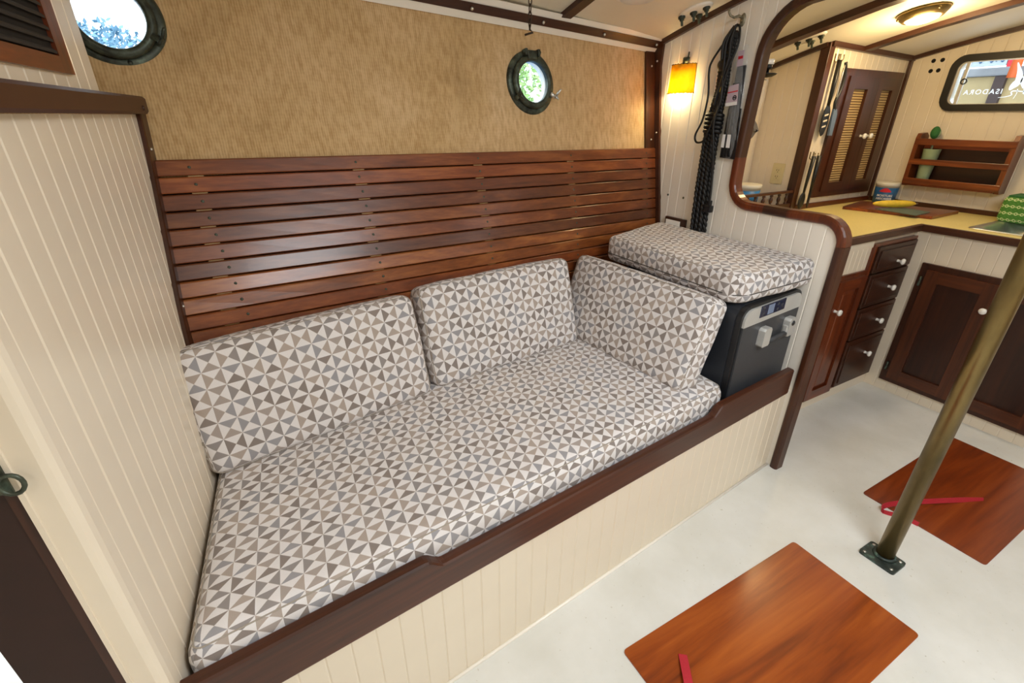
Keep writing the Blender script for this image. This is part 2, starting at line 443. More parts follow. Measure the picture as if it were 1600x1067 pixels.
def text_mesh(name, body, size, mat, parent, mtx, ext=.0006, bold=False, shear=0.0, align='LEFT', space=1.0):
    cu = bpy.data.curves.new(name, 'FONT'); cu.body = body; cu.size = size; cu.extrude = ext; cu.shear = shear; cu.align_x = align
    cu.space_character = space
    if bold: cu.offset = size*.012
    t = bpy.data.objects.new(name+'_tmp', cu); COL.objects.link(t)
    bpy.context.view_layer.update()
    me = bpy.data.meshes.new_from_object(t.evaluated_get(bpy.context.evaluated_depsgraph_get()))
    bpy.data.objects.remove(t); me.name = name
    me.materials.clear(); me.materials.append(M[mat])
    o = bpy.data.objects.new(name, me); COL.objects.link(o)
    if parent: o.parent = parent
    o.matrix_local = mtx
    return o

# ------------------------------------------------------------------ geometry of the boat
SET = radians(5.6869); CS, SN = cos(SET), sin(SET)
B0 = Vector((1.8188, .9128, 0))                         # right foot of the settee front
XB = 1.822                                               # near face of the right bulkhead
LD = Vector((.0965, .9953, 0)).normalized(); LN = Vector((LD.y, -LD.x, 0)); LP = Vector((-.264, .72, 0))   # left bulkhead
XA, YW, XG, XC = 3.575, 1.66, 2.745, 2.98               # galley: aft wall, cupboard wall, alcove wall, sink front
ZC = .916                                                # worktop
def setp(u, v, z): return (B0.x+CS*u-SN*v, B0.y+SN*u+CS*v, z)
def leftp(s, z, d): p = LP+LD*s+LN*d; return (p.x, p.y, z)
def hull(x, z):
    if z >= 1.29: yl = 1.6+.28*(z-1.29)
    elif z >= .93: yl = 1.6-.43*(1.29-z)
    else: yl = 1.445-.2*(.93-z)
    if z >= 1.264: yr = 1.85+.165*(z-1.264)
    elif z >= .943: yr = 1.85-.187*(1.264-z)
    else: yr = 1.79-.1*(.943-z)
    return yl+(yr-yl)*(x+.18)/(1.843+.18)
def cz(x, y):
    return 1.977-.0763*y*y-(.030 if x > 1.84 else .052)*(x-1.84)

# ------------------------------------------------------------------ floor
HATCH = [(.70, 1.509, .193, .588), (1.995, 2.78, .203, .602)]
fl = MB().box((-1.6, -2.0, -.05), (3.7, 2.1, 0)).build('floor', 'floor'); struct(fl, 'off-white painted cabin floor')

# ------------------------------------------------------------------ ceiling (cambered, with the skylight, the forward fill's opening and the companionway left open)
OPEN = [(.53, 1.38, -.64, -.01), (-1.0, -.5, -.80, -.30), (2.4, 3.04, -.88, -.22)]
def inopen(x, y): return any(a < x < b and c < y < d for a, b, c, d in OPEN)
mb = MB()
xs = sorted(set([-1.6+.2*k for k in range(27)]+[1.84]+[v for o in OPEN for v in o[:2]])); ys = sorted(set([-2.0+.1*k for k in range(41)]+[v for o in OPEN for v in o[2:]]))
idx = {}
for a, x in enumerate(xs):
    for b, y in enumerate(ys): idx[a, b] = len(mb.v); mb.v.append((x, y, cz(x, y)))
for a in range(len(xs)-1):
    for b in range(len(ys)-1):
        if not inopen((xs[a]+xs[a+1])/2, (ys[b]+ys[b+1])/2):
            mb.f.append((idx[a, b], idx[a, b+1], idx[a+1, b+1], idx[a+1, b])); mb.sm.append(True)
ce = mb.build('ceiling', 'ceiling'); struct(ce, 'cream cambered deckhead ceiling')

def ceil_strip(name, pts, w, h, mat, label=None, parent=None):
    """a batten under the ceiling along plan points"""
    P = [(x, y, cz(x, y)-h/2+.002) for x, y in pts]
    o = MB().tube(P, 1, prof=[(-h/2, -w/2), (h/2, -w/2), (h/2, w/2), (-h/2, w/2)], ups=(0, 0, 1)).build(name, mat, parent)
    return struct(o, label) if label else o
def ylist(a, b, n=12): return [lerp(a, b, k/n) for k in range(n+1)]
ceil_strip('trim_1', [(1.245, y) for y in ylist(1.835, -1.9)], .045, .018, 'dy', 'dark mahogany deck beam over the settee')
ceil_strip('trim_2', [(2.44, y) for y in ylist(1.95, -1.9)], .060, .028, 'dy', 'dark mahogany deck beam just beyond the opening')
ceil_strip('trim_3', [(3.05, y) for y in ylist(1.65, -1.9)], .055, .022, 'dy', 'dark mahogany deck beam beyond the galley lamp')

# ------------------------------------------------------------------ outer shell (behind the camera and out of view)
for nm, a, b, lb in (('wall_front', (-1.6, -2.02, 0), (3.7, -1.95, 2.0), 'cream cabin side behind the viewer'),
                     ('wall_forward', (-1.6, -2.0, 0), (-1.52, 2.1, 2.2), 'cream forward bulkhead beyond the left doorway'),):
    struct(MB().box(a, b).build(nm, 'cream'), lb)

# ------------------------------------------------------------------ hull lining (wall_back) with two porthole openings
PORTS = [(-.186, 1.612), (1.086, 1.515)]
mb = MB(); dx = dz = .0125
X0, X1, Z0, Z1 = -1.3, 1.85, .25, 1.86
nx = int((X1-X0)/dx); nz = int((Z1-Z0)/dz)
for i in range(nx+1):
    for k in range(nz+1):
        x = X0+dx*i; z = Z0+dz*k; mb.v.append((x, hull(x, z), z))
for i in range(nx):
    for k in range(nz):
        x = X0+dx*(i+.5); z = Z0+dz*(k+.5)
        if any((x-px)**2+(z-pz)**2 < .083**2 for px, pz in PORTS): continue
        a = i*(nz+1)+k; mb.f.append((a, a+nz+1, a+nz+2, a+1)); mb.sm.append(True)
wb = mb.build('wall_back', 'burlap'); struct(wb, 'tan woven fabric lining on the hull side')

# ------------------------------------------------------------------ portholes
def porthole(n, px, pz, label, hinge=True):
    y = hull(px, pz); nrm = Vector((.115, -1, .18)).normalized()          # into the cabin
    zax = Vector((0, 0, 1)); ya = (zax-nrm*nrm.dot(zax)).normalized(); xa = ya.cross(nrm)
    root = thing('window_%d' % n, label, None, kind='structure', mat=frame(xa, ya, nrm, (px, y, pz)))
    MB().lathe([(.080, -.010), (.080, .004), (.084, .010), (.106, .010), (.113, .004), (.113, -.006)], 48, closed=True).build('flange', 'bronze', root)
    MB().lathe([(.0795, .004), (.083, .004), (.083, -.030), (.0795, -.030)], 40, closed=True).build('sleeve', 'porcelain', root)
    MB().lathe([(.0715, .006), (.0715, .022), (.075, .028), (.089, .026), (.094, .018), (.092, .011), (.08, .008)], 48, closed=True).build('swing_ring', 'bronze', root)
    MB().lathe([(.00001, .012), (.0745, .012), (.0745, .018), (.00001, .018)], 40).build('pane', 'glass', root, smooth=False)
    for k in range(6):
        a = radians(30+60*k+8); MB().lathe([(.00001, .0135), (.004, .0130), (.006, .010), (.006, .008)], 10, Matrix.Translation((.1*cos(a), .1*sin(a), 0))).build('bolt', 'bronze', root)
    h = MB(); h.box((-.036, .088, .008), (-.024, .112, .034), .003); h.box((.024, .088, .008), (.036, .112, .034), .003)
    h.tube([(-.042, .103, .024), (.042, .103, .024)], .0055, 10); h.box((-.022, .078, .014), (.022, .106, .030), .004)
    h.build('hinge', 'bronze', root)
    for a in (radians(212), radians(-28)):
        c = Vector((cos(a), sin(a), 0)); t = Vector((-sin(a), cos(a), 0))
        d = MB(); d.box((-.001, -.001, 0), (.001, .001, .001))
        p0 = c*.098+Vector((0, 0, .012)); p1 = c*.105+Vector((0, 0, .045))
        d = MB().tube([p0, p1], .0042, 8); d.tube([c*.085+Vector((0, 0, .028)), c*.112+Vector((0, 0, .030))], .008, 8)
        for sgn in (-1, 1):
            d.tube([p1, p1+t*sgn*.010+Vector((0, 0, .006)), p1+t*sgn*.020+Vector((0, 0, .018))], [.0045, .005, .0035], 8)
        d.build('wing_nut', 'steel' if (a < 0 and n == 2) else 'bronze', root)
    return root
porthole(1, PORTS[0][0], PORTS[0][1], 'verdigris bronze porthole half hidden behind the louvred locker')
porthole(2, PORTS[1][0], PORTS[1][1], 'bronze porthole with steel wing nut beside the reading lamp')

# ------------------------------------------------------------------ cornice above the hull lining
def cornice(z0l, z0r, off0, z1l, z1r, off1, x0, x1, mat, name, th=.006, label=None, parent=None, color=None):
    mb = MB(); N = 16; vs = []; fs = []
    for k in range(N+1):
        x = lerp(x0, x1, k/N); t = (x-.46)/(1.83-.46)
        za = lerp(z0l, z0r, t); zb = lerp(z1l, z1r, t)
        ya = hull(x, za)-off0; yb = hull(x, zb)-off1
        vs += [(x, ya, za), (x, yb, zb), (x, yb+th, zb+.004), (x, ya+th, za+.004)]
    for k in range(N):
        for q in range(4): fs.append((4*k+q, 4*k+(q+1) % 4, 4*k+4+(q+1) % 4, 4*k+4+q))
    fs += [(0, 1, 2, 3), (4*N+3, 4*N+2, 4*N+1, 4*N)]
    o = mb.add(vs, fs).build(name, mat, parent, color)
    return struct(o, label) if label else o
co = cornice(1.721, 1.663, .006, 1.787, 1.721, .066, -.9, 1.815, 'white', 'trim_4', .01, 'cream cornice board between hull lining and ceiling')
bt = cornice(1.742, 1.679, .028, 1.765, 1.705, .052, -.9, 1.818, 'dx', 'trim_5', .012, 'dark mahogany batten screwed along the cornice')
for x, zz in ((.40, 1.757), (.833, 1.733), (1.142, 1.720), (1.46, 1.706), (1.785, 1.692)):
    y = hull(x, zz)-.041
    MB().lathe([(.00001, .004), (.004, .0035), (.0055, .001), (.0055, -.004)], 12, frame(Vector((1, 0, 0)), Vector((0, .45, .9)).normalized(), Vector((0, -.9, .45)).normalized(), (x-bt.location.x, y-.004-bt.location.y, zz-bt.location.z))).build('screw', 'steel', bt)

# ------------------------------------------------------------------ left bulkhead
wl = thing('wall_left', 'cream boarded half bulkhead at the head of the settee', None, leftp(0, 0, 0), kind='structure')
WLc = Vector(leftp(0, 0, 0))
def PL(s, w, d): return tuple(Vector(leftp(s, w, d))-WLc)
poly = [(-.038, -.0385)]+[(-.014+.026*cos(radians(a))*1.0-.0, -.0125-.0+.0125*sin(radians(a))) for a in (270, 225, 180)]+[(-.036, -.012), (-.030, -.004), (-.018, 0), (0, 0), (0, -.009), (.88, -.009), (.88, -.0385)]
poly = [(-.040, -.0385), (-.040, -.014), (-.037, -.007), (-.031, -.002), (-.022, 0), (-.001, 0), (-.001, -.009), (.90, -.009), (.90, -.0385)]
MB().prism(poly, lambda s, d: PL(s, 0, d), lambda s, d: PL(s, 1.40, d)).build('bullnose_core', 'cream', wl)
k = 0; s = -.001
while s < .86:
    plank(wl, 'cream', PL, s, s+.0545, lambda u: 0.0, lambda u: 1.40); s += .0545
# cap rail and hull-side trim
cp = MB().tube([leftp(s_, 1.4205, .0) for s_ in (-.06, .3, .6, .86, .895)], 1, prof=[(-.0195, -.036), (-.0195, .018), (-.014, .023), (.014, .023), (.0195, .018), (.0195, -.036)], ups=(0, 0, 1)).build('trim_6', 'brownpaint'); struct(cp, 'brown cap rail on the left half bulkhead')
MB().lathe([(.00001, .003), (.005, .0025), (.006, 0), (.006, -.004)], 12, frame(LD, Vector((0, 0, 1)), LN, Vector(leftp(.845, 1.414, .024))-cp.location)).build('screw_plug', 'dz', cp)
def hull_s(z):      # where the left bulkhead meets the hull
    s = .7
    for _ in range(30):
        p = leftp(s, z, 0); s += (hull(p[0], z)-p[1])*.9
    return s
mb = MB(); vs = []; fs = []; N = 14
for k in range(N+1):
    z = lerp(.40, 1.402, k/N); h = hull_s(z)
    wd = .052
    for s_, d in ((h-wd, -.005), (h-wd, .0085), (h-wd+.006, .0105), (h+.02, .0105), (h+.02, -.005)): vs.append(leftp(s_, z, d))
for k in range(N):
    for q in range(5): fs.append((5*k+q, 5*k+(q+1) % 5, 5*k+5+(q+1) % 5, 5*k+5+q))
fs += [tuple(range(5)), tuple(range(5*N+4, 5*N-1, -1))]
lt = mb.add(vs, fs).build('trim_7', 'dz'); struct(lt, 'dark mahogany corner trim between left bulkhead and slats')
for z in (.95, 1.32): 
    p = leftp(hull_s(z)-.03, z, .0105)
    MB().sphere(tuple(Vector(p)-lt.location), .004, 8, 6).build('screw', 'steel', lt)
# locker above the cap rail, with louvred door
lk = thing('wall_locker', 'cream boarded locker side above the left cap rail', None, leftp(0, 1.44, 0), kind='structure')
LKc = Vector(leftp(0, 1.44, 0))
def PK(s, w, d): return tuple(Vector(leftp(s, w, d))-LKc)
MB().prism([(-.6, -.012), (.638, -.012), (.638, -.35), (-.6, -.35)], lambda s, d: PK(s, 1.425, d), lambda s, d: PK(s, 2.04, d)).build('locker_body', 'cream', lk)
s = .638
while s > -.2:
    plank(lk, 'cream', PK, s-.0545, s, lambda u: 1.425, lambda u: 1.95); s -= .0545
ld = thing('louvred_door', 'mahogany framed louvred locker door at upper left', 'door', leftp(.3, 1.46, 0))
LDc = Vector(leftp(.3, 1.46, 0))
def PD(s, w, d): return tuple(Vector(leftp(s, w, d))-LDc)
def bar(s0, s1, z0, z1, d0, d1): return MB().prism([(s0, d0), (s1, d0), (s1, d1), (s0, d1)], lambda s, d: PD(s, z0, d), lambda s, d: PD(s, z1, d))
bar(.452, .500, 1.4625, 1.80, .0, .007).build('stile', 'wz', ld, (.95, .85, .8)); bar(.0, .05, 1.4625, 1.80, .0, .007).build('stile', 'wz', ld, (.95, .85, .8))
bar(.05, .452, 1.4625, 1.487, .0, .007).build('rail', 'wy', ld, (.95, .85, .8)); bar(.05, .452, 1.76, 1.80, .0, .007).build('rail', 'wy', ld, (.95, .85, .8))
bar(.04, .46, 1.47, 1.79, .0, .0010).build('backing', 'dark', ld)
z = 1.490
while z < 1.755:
    MB().prism([(z, .0015), (z+.004, .0015), (z+.000, .006), (z-.004, .006)], lambda a, d: PD(.05, a+.004, d), lambda a, d: PD(.452, a+.004, d)).build('slat', 'louvre', ld); z += .0165
# doorway at the end of the left bulkhead: jamb, dark door edge, ring latch
dr = thing('door_1', 'dark mahogany door standing open at the lower left edge', None, leftp(-.04, 0, -.09), kind='structure')
DRc = Vector(leftp(-.04, 0, -.09))
def PR(s, w, d): return tuple(Vector(leftp(s, w, d))-DRc)
def barR(s0, s1, z0, z1, d0, d1): return MB().prism([(s0, d0), (s1, d0), (s1, d1), (s0, d1)], lambda s, d: PR(s, z0, d), lambda s, d: PR(s, z1, d))
barR(-.044, .10, 0, 1.40, -.0445, -.0385).build('door_bead', 'cream', dr)
barR(-.040, .30, 0, 1.40, -.058, -.046).build('door_jamb', 'dz', dr, (.8, .65, .65))
barR(-.038, .44, .02, 1.40, -.150, -.059).build('door_leaf', 'doordark', dr)
lt_ = barR(-.047, -.040, .985, 1.035, -.058, -.044); 
lt_.tube([PR(-.052, 1.000+.014*sin(a), -.040+.012*cos(a)) for a in [2*pi*k/16 for k in range(16)]], .0028, 8, closed=True)
lt_.build('ring_latch', 'bronze', dr)

# ------------------------------------------------------------------ right bulkhead with its opening
TRIM = [(.881, 0), (.881, .5), (.881, .985)]+arc(.964, .985, .083, 180, 92, 8)[1:]+[(1.10, 1.066), (1.20, 1.067), (1.275, 1.067)]+arc(1.275, 1.158, .091, -88, 0, 8)+[(1.368, 1.25), (1.362, 1.45), (1.357, 1.60)]+arc(1.187, 1.60, .170, 4, 80, 9)+[(1.10, 1.779), (.9, 1.80), (.3, 1.835), (-.3, 1.83), (-.5, 1.80), (-.60, 1.70), (-.60, .9), (-.60, 0)]
lowpts = [(.8805, .90), (.884, 1.0), (.893, 1.03), (.915, 1.052), (.94, 1.064), (.965, 1.067), (1.10, 1.066), (1.275, 1.067), (1.31, 1.074), (1.335, 1.090), (1.352, 1.110), (1.362, 1.135), (1.366, 1.16)]
uppts = [(-.60, 1.70), (-.5, 1.80), (-.3, 1.83), (.3, 1.835), (.9, 1.80), (1.10, 1.779), (1.18, 1.769), (1.24, 1.760), (1.28, 1.743), (1.32, 1.70), (1.345, 1.66), (1.357, 1.60), (1.366, 1.30)]
def zlo_wall(y): return interp(y, lowpts)
def zhi_wall(y): return interp(y, uppts)
wr = thing('wall_right', 'cream boarded bulkhead with the rounded opening to the galley', None, (XB, 1.3, 0), kind='structure')
def PB(y, z, d): return (-d, y-1.3, z)
def PBb(y, z, d): return (.030+d, y-1.3, z)
def ctop(y): return cz(XB, y)
def slab(y0, y1, lo, hi):
    n = max(8, int((y1-y0)/.006)); vs = []; fs = []
    for k in range(n+1):
        y = lerp(y0, y1, k/n); vs += [(.0085, y-1.3, lo(y)), (.0085, y-1.3, hi(y)), (.0215, y-1.3, hi(y)), (.0215, y-1.3, lo(y))]
    for k in range(n):
        for q in range(4): fs.append((4*k+q, 4*k+(q+1) % 4, 4*k+4+(q+1) % 4, 4*k+4+q))
    fs += [(0, 1, 2, 3), (4*n+3, 4*n+2, 4*n+1, 4*n)]
    return MB().add(vs, fs)
slab(1.366, 2.0, lambda y: 0, ctop).build('bulkhead_core', 'cream', wr)
slab(.881, 1.366, lambda y: 0, zlo_wall).build('bulkhead_core', 'cream', wr)
slab(-.6, 1.366, zhi_wall, ctop).build('bulkhead_core', 'cream', wr)
slab(-2.0, -.6, lambda y: 0, ctop).build('bulkhead_core', 'cream', wr)
edges = [.881, .8915]+[.8915+.0543*k for k in range(1, 21)]
edges = sorted(e for e in edges if e < 1.99)+[2.0]
edges[0] = .881
if edges[1]-edges[0] < .02: edges.pop(1)
for PP in (PB, PBb):
    for a, b in zip(edges, edges[1:]):
        if b <= 1.366: plank(wr, 'white', PP, a, b, lambda u: 0.0, zlo_wall, nmid=5)
        elif a < 1.366:
            plank(wr, 'white', PP, a, 1.366, lambda u: 0.0, zlo_wall, nmid=5); plank(wr, 'white', PP, a, 1.366, zhi_wall, ctop, nmid=5)
            plank(wr, 'white', PP, 1.366, b, lambda u: 0.0, ctop, g=0)
        else: plank(wr, 'white', PP, a, b, lambda u: 0.0, ctop)
        if b <= 1.366: plank(wr, 'white', PP, a, b, zhi_wall, ctop, nmid=5)
for y, z in ((1.714, 1.058), (1.617, 1.056)):
    MB().lathe([(.00001, .004), (.004, .003), (.0055, 0), (.0055, -.003)], 10, frame((0, 1, 0), (0, 0, 1), (-1, 0, 0), (0, y-1.3, z)).to_4x4()).build('screw', 'bronze', wr)
# opening trim in four scarfed lengths
def arclen(P):
    L = [0]
    for a, b in zip(P, P[1:]): L.append(L[-1]+math.hypot(b[0]-a[0], b[1]-a[1]))
    return L
pf = [(-.034, -.0165), (-.034, .0165), (.004, .0165), (.0095, .012), (.0115, .006), (.0115, -.006), (.0095, -.012), (.004, -.0165)]
tr8 = thing('trim_8', 'rounded dark mahogany edging around the galley opening', None, (XB, .88, 0), kind='structure')
def seg(i0, i1, mat, colr):
    P = [(0, y-.88, z) for y, z in TRIM[i0:i1+1]]
    MB().tube(P, 1, prof=[(-x, y) for x, y in pf], ups=(1, 0, 0)).build('edging', mat, tr8, colr)
iA = 10; iB = iA+3
ia = next(i for i, p in enumerate(TRIM) if abs(p[0]-1.10) < 1e-6 and abs(p[1]-1.066) < 1e-6)
ib = next(i for i, p in enumerate(TRIM) if abs(p[0]-1.20) < 1e-6)
seg(0, 2, 'dz', (1.0, .95, .9)); seg(2, ia, 'wz', (.85, .75, .7)); seg(ia, ib, 'dy', (.9, .9, .9)); seg(ib, ib+11, 'wz', (.85, .72, .66)); seg(ib+11, len(TRIM)-1, 'dz', (1.1, 1.05, 1.0))
# vertical corner trims and ceiling trim of the bulkhead
mb = MB(); vs = []; fs = []; N = 12
for k in range(N+1):
    z = lerp(.45, 1.712, k/N); h = hull(XB, z)-(.0 if z < 1.6 else (z-1.6)*.2)
    vs += [(XB+.004, h-.045, z), (XB-.012, h-.045, z), (XB-.012, h+.02, z), (XB+.004, h+.02, z)]
for k in range(N):
    for q in range(4): fs.append((4*k+q, 4*k+(q+1) % 4, 4*k+4+(q+1) % 4, 4*k+4+q))
fs += [(0, 1, 2, 3), (4*N+3, 4*N+2, 4*N+1, 4*N)]
t9 = mb.add(vs, fs).build('trim_9', 'dz'); struct(t9, 'dark mahogany corner post between slats and right bulkhead')
mb = MB(); vs = []; fs = []
for k in range(N+1):
    z = lerp(1.255, 1.668, k/N)
    vs += [(1.752, hull(1.752, z)+.004, z), (1.752, hull(1.752, z)-.012, z), (XB-.0125, hull(XB-.0125, z)-.012, z), (XB-.0125, hull(XB-.0125, z)+.004, z)]
for k in range(N):
    for q in range(4): fs.append((4*k+q, 4*k+(q+1) % 4, 4*k+4+(q+1) % 4, 4*k+4+q))
fs += [(0, 1, 2, 3), (4*N+3, 4*N+2, 4*N+1, 4*N)]
t10 = mb.add(vs, fs).build('trim_10', 'dz', None, (1.15, 1.1, 1.0)); struct(t10, 'mahogany upright on the fabric beside the corner post')
for z in (1.30, 1.61): MB().sphere(tuple(Vector((1.787, hull(1.787, z)-.0125, z))-t10.location), .0045, 8, 6).build('screw', 'steel', t10)
for z in (1.33, 1.63): MB().sphere(tuple(Vector((XB-.012, hull(XB, z)-.028, z))-t9.location), .0045, 8, 6).build('screw', 'steel', t9)
ceil_strip('trim_11', [(XB-.008, y) for y in ylist(1.86, -1.9, 20)], .018, .022, 'dy', 'dark mahogany strip where right bulkhead meets ceiling')

# ------------------------------------------------------------------ slatted backrest
sb = thing('slatted_backrest', 'varnished mahogany slatted backrest on the hull behind the settee', 'backrest', (.8, 1.70, .5))
SBc = Vector((.8, 1.70, .5))
TINT = [(.98, .80, .70), (1.18, .92, .80), (.80, .66, .64), (.72, .62, .60), (.98, .85, .74), (.92, .74, .66), (.58, .50, .50), (1.30, 1.18, .90), (1.15, 1.02, .80), (1.05, .80, .66), (.9, .75, .65), (.85, .7, .62), (.9, .75, .65), (.9, .75, .65), (.9, .75, .65), (.9, .75, .65)]
def slat_z(k, t): return lerp(1.293-.0417*k, 1.262-.0462*k, t)
for k in range(16):
    vs = []; fs = []; N = 12
    for j in range(N+1):
        t = j/N; x = lerp(-.186, 1.812, t); zt = slat_z(k, t); zb = slat_z(k+1, t)+.0040
        for z, off in ((zt, .004), (zt, .017), (zt-.0025, .0195), (zb+.0025, .0195), (zb, .017), (zb, .004)):
            vs.append((x-SBc.x, hull(x, z)-off-SBc.y, z-SBc.z))
    for j in range(N):
        for q in range(6): fs.append((6*j+q, 6*j+(q+1) % 6, 6*j+6+(q+1) % 6, 6*j+6+q))
    fs += [tuple(range(6)), tuple(range(6*N+5, 6*N-1, -1))]
    so = MB().add(vs, fs).build('slat', 'slat', sb, TINT[k])
    if k < 12:
        for x in (-.10+.006*k, .345+.002*k, .80, 1.26, 1.745):
            t = (x+.186)/1.998; zc_ = (slat_z(k, t)+slat_z(k+1, t)+.0048)/2
            c = Vector((x, hull(x, zc_)-.0195, zc_))-SBc-so.location
            MB().lathe([(.00001, .0012), (.0034, .0010), (.0042, 0), (.0042, -.004)], 10, frame((1, 0, 0), (0, 0, 1), (0, -1, 0), c)).build('screw', 'bronze', so)
for x in (-.09, .352, .80, 1.26, 1.745):
    vs = []
    for z in (.52, .93, 1.255 if x < 1 else 1.245):
        for xx, off in ((x-.018, .0005), (x-.018, .0100), (x+.018, .0100), (x+.018, .0005)): vs.append((xx-SBc.x, hull(xx, z)-off-SBc.y, z-SBc.z))
    fs = [(4*k+q, 4*k+(q+1) % 4, 4*k+4+(q+1) % 4, 4*k+4+q) for k in range(2) for q in range(4)]+[(0, 1, 2, 3), (11, 10, 9, 8)]
    MB().add(vs, fs).build('batten', 'pale', sb)
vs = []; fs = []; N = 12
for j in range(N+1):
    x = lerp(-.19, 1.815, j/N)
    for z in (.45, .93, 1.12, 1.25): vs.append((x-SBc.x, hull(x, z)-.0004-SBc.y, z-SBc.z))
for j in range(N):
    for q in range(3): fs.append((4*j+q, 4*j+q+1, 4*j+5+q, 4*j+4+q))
MB().add(vs, fs).build('gap_shade', 'dark', sb)  # near-black sheet paints in the shade seen between the slats

# ------------------------------------------------------------------ settee
st = thing('settee', 'built-in settee base with cream boarded front and mahogany front rail', 'settee', tuple(B0), SET)
UL = -2.115
k = 0; u = -.004
def Pst(u, z, d): return (u, -d, z)
while u > UL+.01:
    u1 = max(UL, u-.0549); plank(st, 'cream', Pst, u1, u, lambda q: 0.0, lambda q: .388, g=.002); u = u1
MB().box((UL, .009, 0), (-.002, .03, .41)).build('front_panel', 'cream', st)
MB().box((UL, -.006, .378), (-.002, .003, .389), .002).build('bead', 'white', st)
MB().tube([(UL, -.003, .002), (-.006, -.003, .002)], .006, 6).build('floor_bead', 'white', st)
MB().box((-2.075, .03, .385), (-.002, .55, .418)).build('seat_board', 'wx', st)
zt = []
for uu in [UL, -1.635]: zt.append((uu, .505))
for q in range(1, 7): a = q/6; zt.append((-1.635+.05*a, .505-.032*(.5-.5*cos(pi*a))))
zt += [(-1.40, .4725), (-1.0, .472), (-.60, .473)]
for q in range(0, 7): a = q/6; zt.append((-.565+.05*a, .473+.034*(.5-.5*cos(pi*a))))
zt += [(-.30, .505), (-.045, .500)]
vs = []; fs = []
for uu, z in zt:
    for v, w in ((-.016, .389), (-.018, .393), (-.018, z-.006), (-.014, z-.0015), (-.006, z), (.007, z), (.012, z-.005), (.012, .389)): vs.append((uu, v, w))
n = len(zt)
for j in range(n-1):
    for q in range(8): fs.append((8*j+q, 8*j+(q+1) % 8, 8*j+8+(q+1) % 8, 8*j+8+q))
fs += [tuple(range(8)), tuple(range(8*n-1, 8*n-9, -1))]
MB().add(vs, fs).build('front_rail', 'dx', st, (1.15, 1.02, 1.0))

# ------------------------------------------------------------------ upholstery
def cushion_mesh(L, W, H, r, crown=(.0, .0, .0), warp=None, uvo=(0, 0), amp=.0022, seed=0, step=.032, bow=None):
    """box cushion with rounded edges: grid on six faces, unwrapped face by face in metres"""
    from mathutils import noise
    h = Vector((L/2, W/2, H/2)); mb = MB(); cache = {}
    def ticks(a):
        rr = min(r, a*.98); e = [-a, -a+rr*.12, -a+rr*.35, -a+rr*.65, -a+rr]; n = max(2, int((2*a-2*rr)/step))
        mid = [lerp(-a+rr, a-rr, k/n) for k in range(n+1)] if a-rr > 1e-4 else [0]
        return sorted(set([round(x, 6) for x in e+mid+[-x for x in e]]))
    T = [ticks(h.x), ticks(h.y), ticks(h.z)]
    def vert(p):
        key = tuple(round(c, 5) for c in p)
        if key in cache: return cache[key]
        P = Vector(p); q = Vector([max(-(h[i]-min(r, h[i]*.98)), min(h[i]-min(r, h[i]*.98), P[i])) for i in range(3)])
        d = P-q
        if d.length > 1e-7:
            # round: scale the offset so that it lies on a sphere of radius r
            m = max(abs(d[i]) for i in range(3))
            d = d.normalized()*(m*min(r, min(h)*.98)/max(r, 1e-9) if r > min(h) else m)
        P2 = q+d
        fx, fy, fz = [P2[i]/h[i] for i in range(3)]
        P2.x += crown[0]*fx*(1-fy*fy)*(1-fz*fz); P2.y += crown[1]*fy*(1-fx*fx)*(1-fz*fz); P2.z += crown[2]*fz*(1-fx*fx)*(1-fy*fy)
        nn = noise.noise_vector(P2*9+Vector((seed*3.1, seed*1.7, 0))); P2 += nn*amp
        if bow: P2 = bow(P2, fx, fy, fz)
        if warp: P2 = warp(P2, fx, fy, fz)
        cache[key] = len(mb.v); mb.v.append(P2.to_tuple()); return cache[key]
    for ax in range(3):
        a, b = [(1, 2), (0, 2), (0, 1)][ax]
        for sg in (-1, 1):
            for i in range(len(T[a])-1):
                for j in range(len(T[b])-1):
                    qs = []
                    for (ii, jj) in ((i, j), (i+1, j), (i+1, j+1), (i, j+1)):
                        p = [0, 0, 0]; p[ax] = sg*h[ax]; p[a] = T[a][ii]; p[b] = T[b][jj]; qs.append(p)
                    if (sg > 0) != (ax == 1): pass
                    else: qs.reverse()
                    mb.f.append(tuple(vert(p) for p in qs)); mb.sm.append(True)
                    for p in qs:
                        if ax == 0: w = (p[1]+h.y+h.x+uvo[0], p[2]+h.z+uvo[1])
                        elif ax == 1: w = (p[0]+uvo[0], p[2]+uvo[1])
                        else: w = (p[0]+uvo[0], p[1]+h.y+h.z+uvo[1] if True else 0)
                        mb.uv.append(w)
    return mb
def cushion_obj(name, label, mb, mat, seam=None, group=None):
    me = bpy.data.meshes.new(name); me.from_pydata(mb.v, [], mb.f); me.materials.append(M['fabric'])
    me.polygons.foreach_set('use_smooth', [True]*len(mb.f))
    ul = me.uv_layers.new(name='UVMap')
    for k, q in enumerate(mb.uv): ul.data[k].uv = q
    me.update(); o = bpy.data.objects.new(name, me); COL.objects.link(o); o.matrix_world = mat
    return tag(o, label, 'cushion', group)

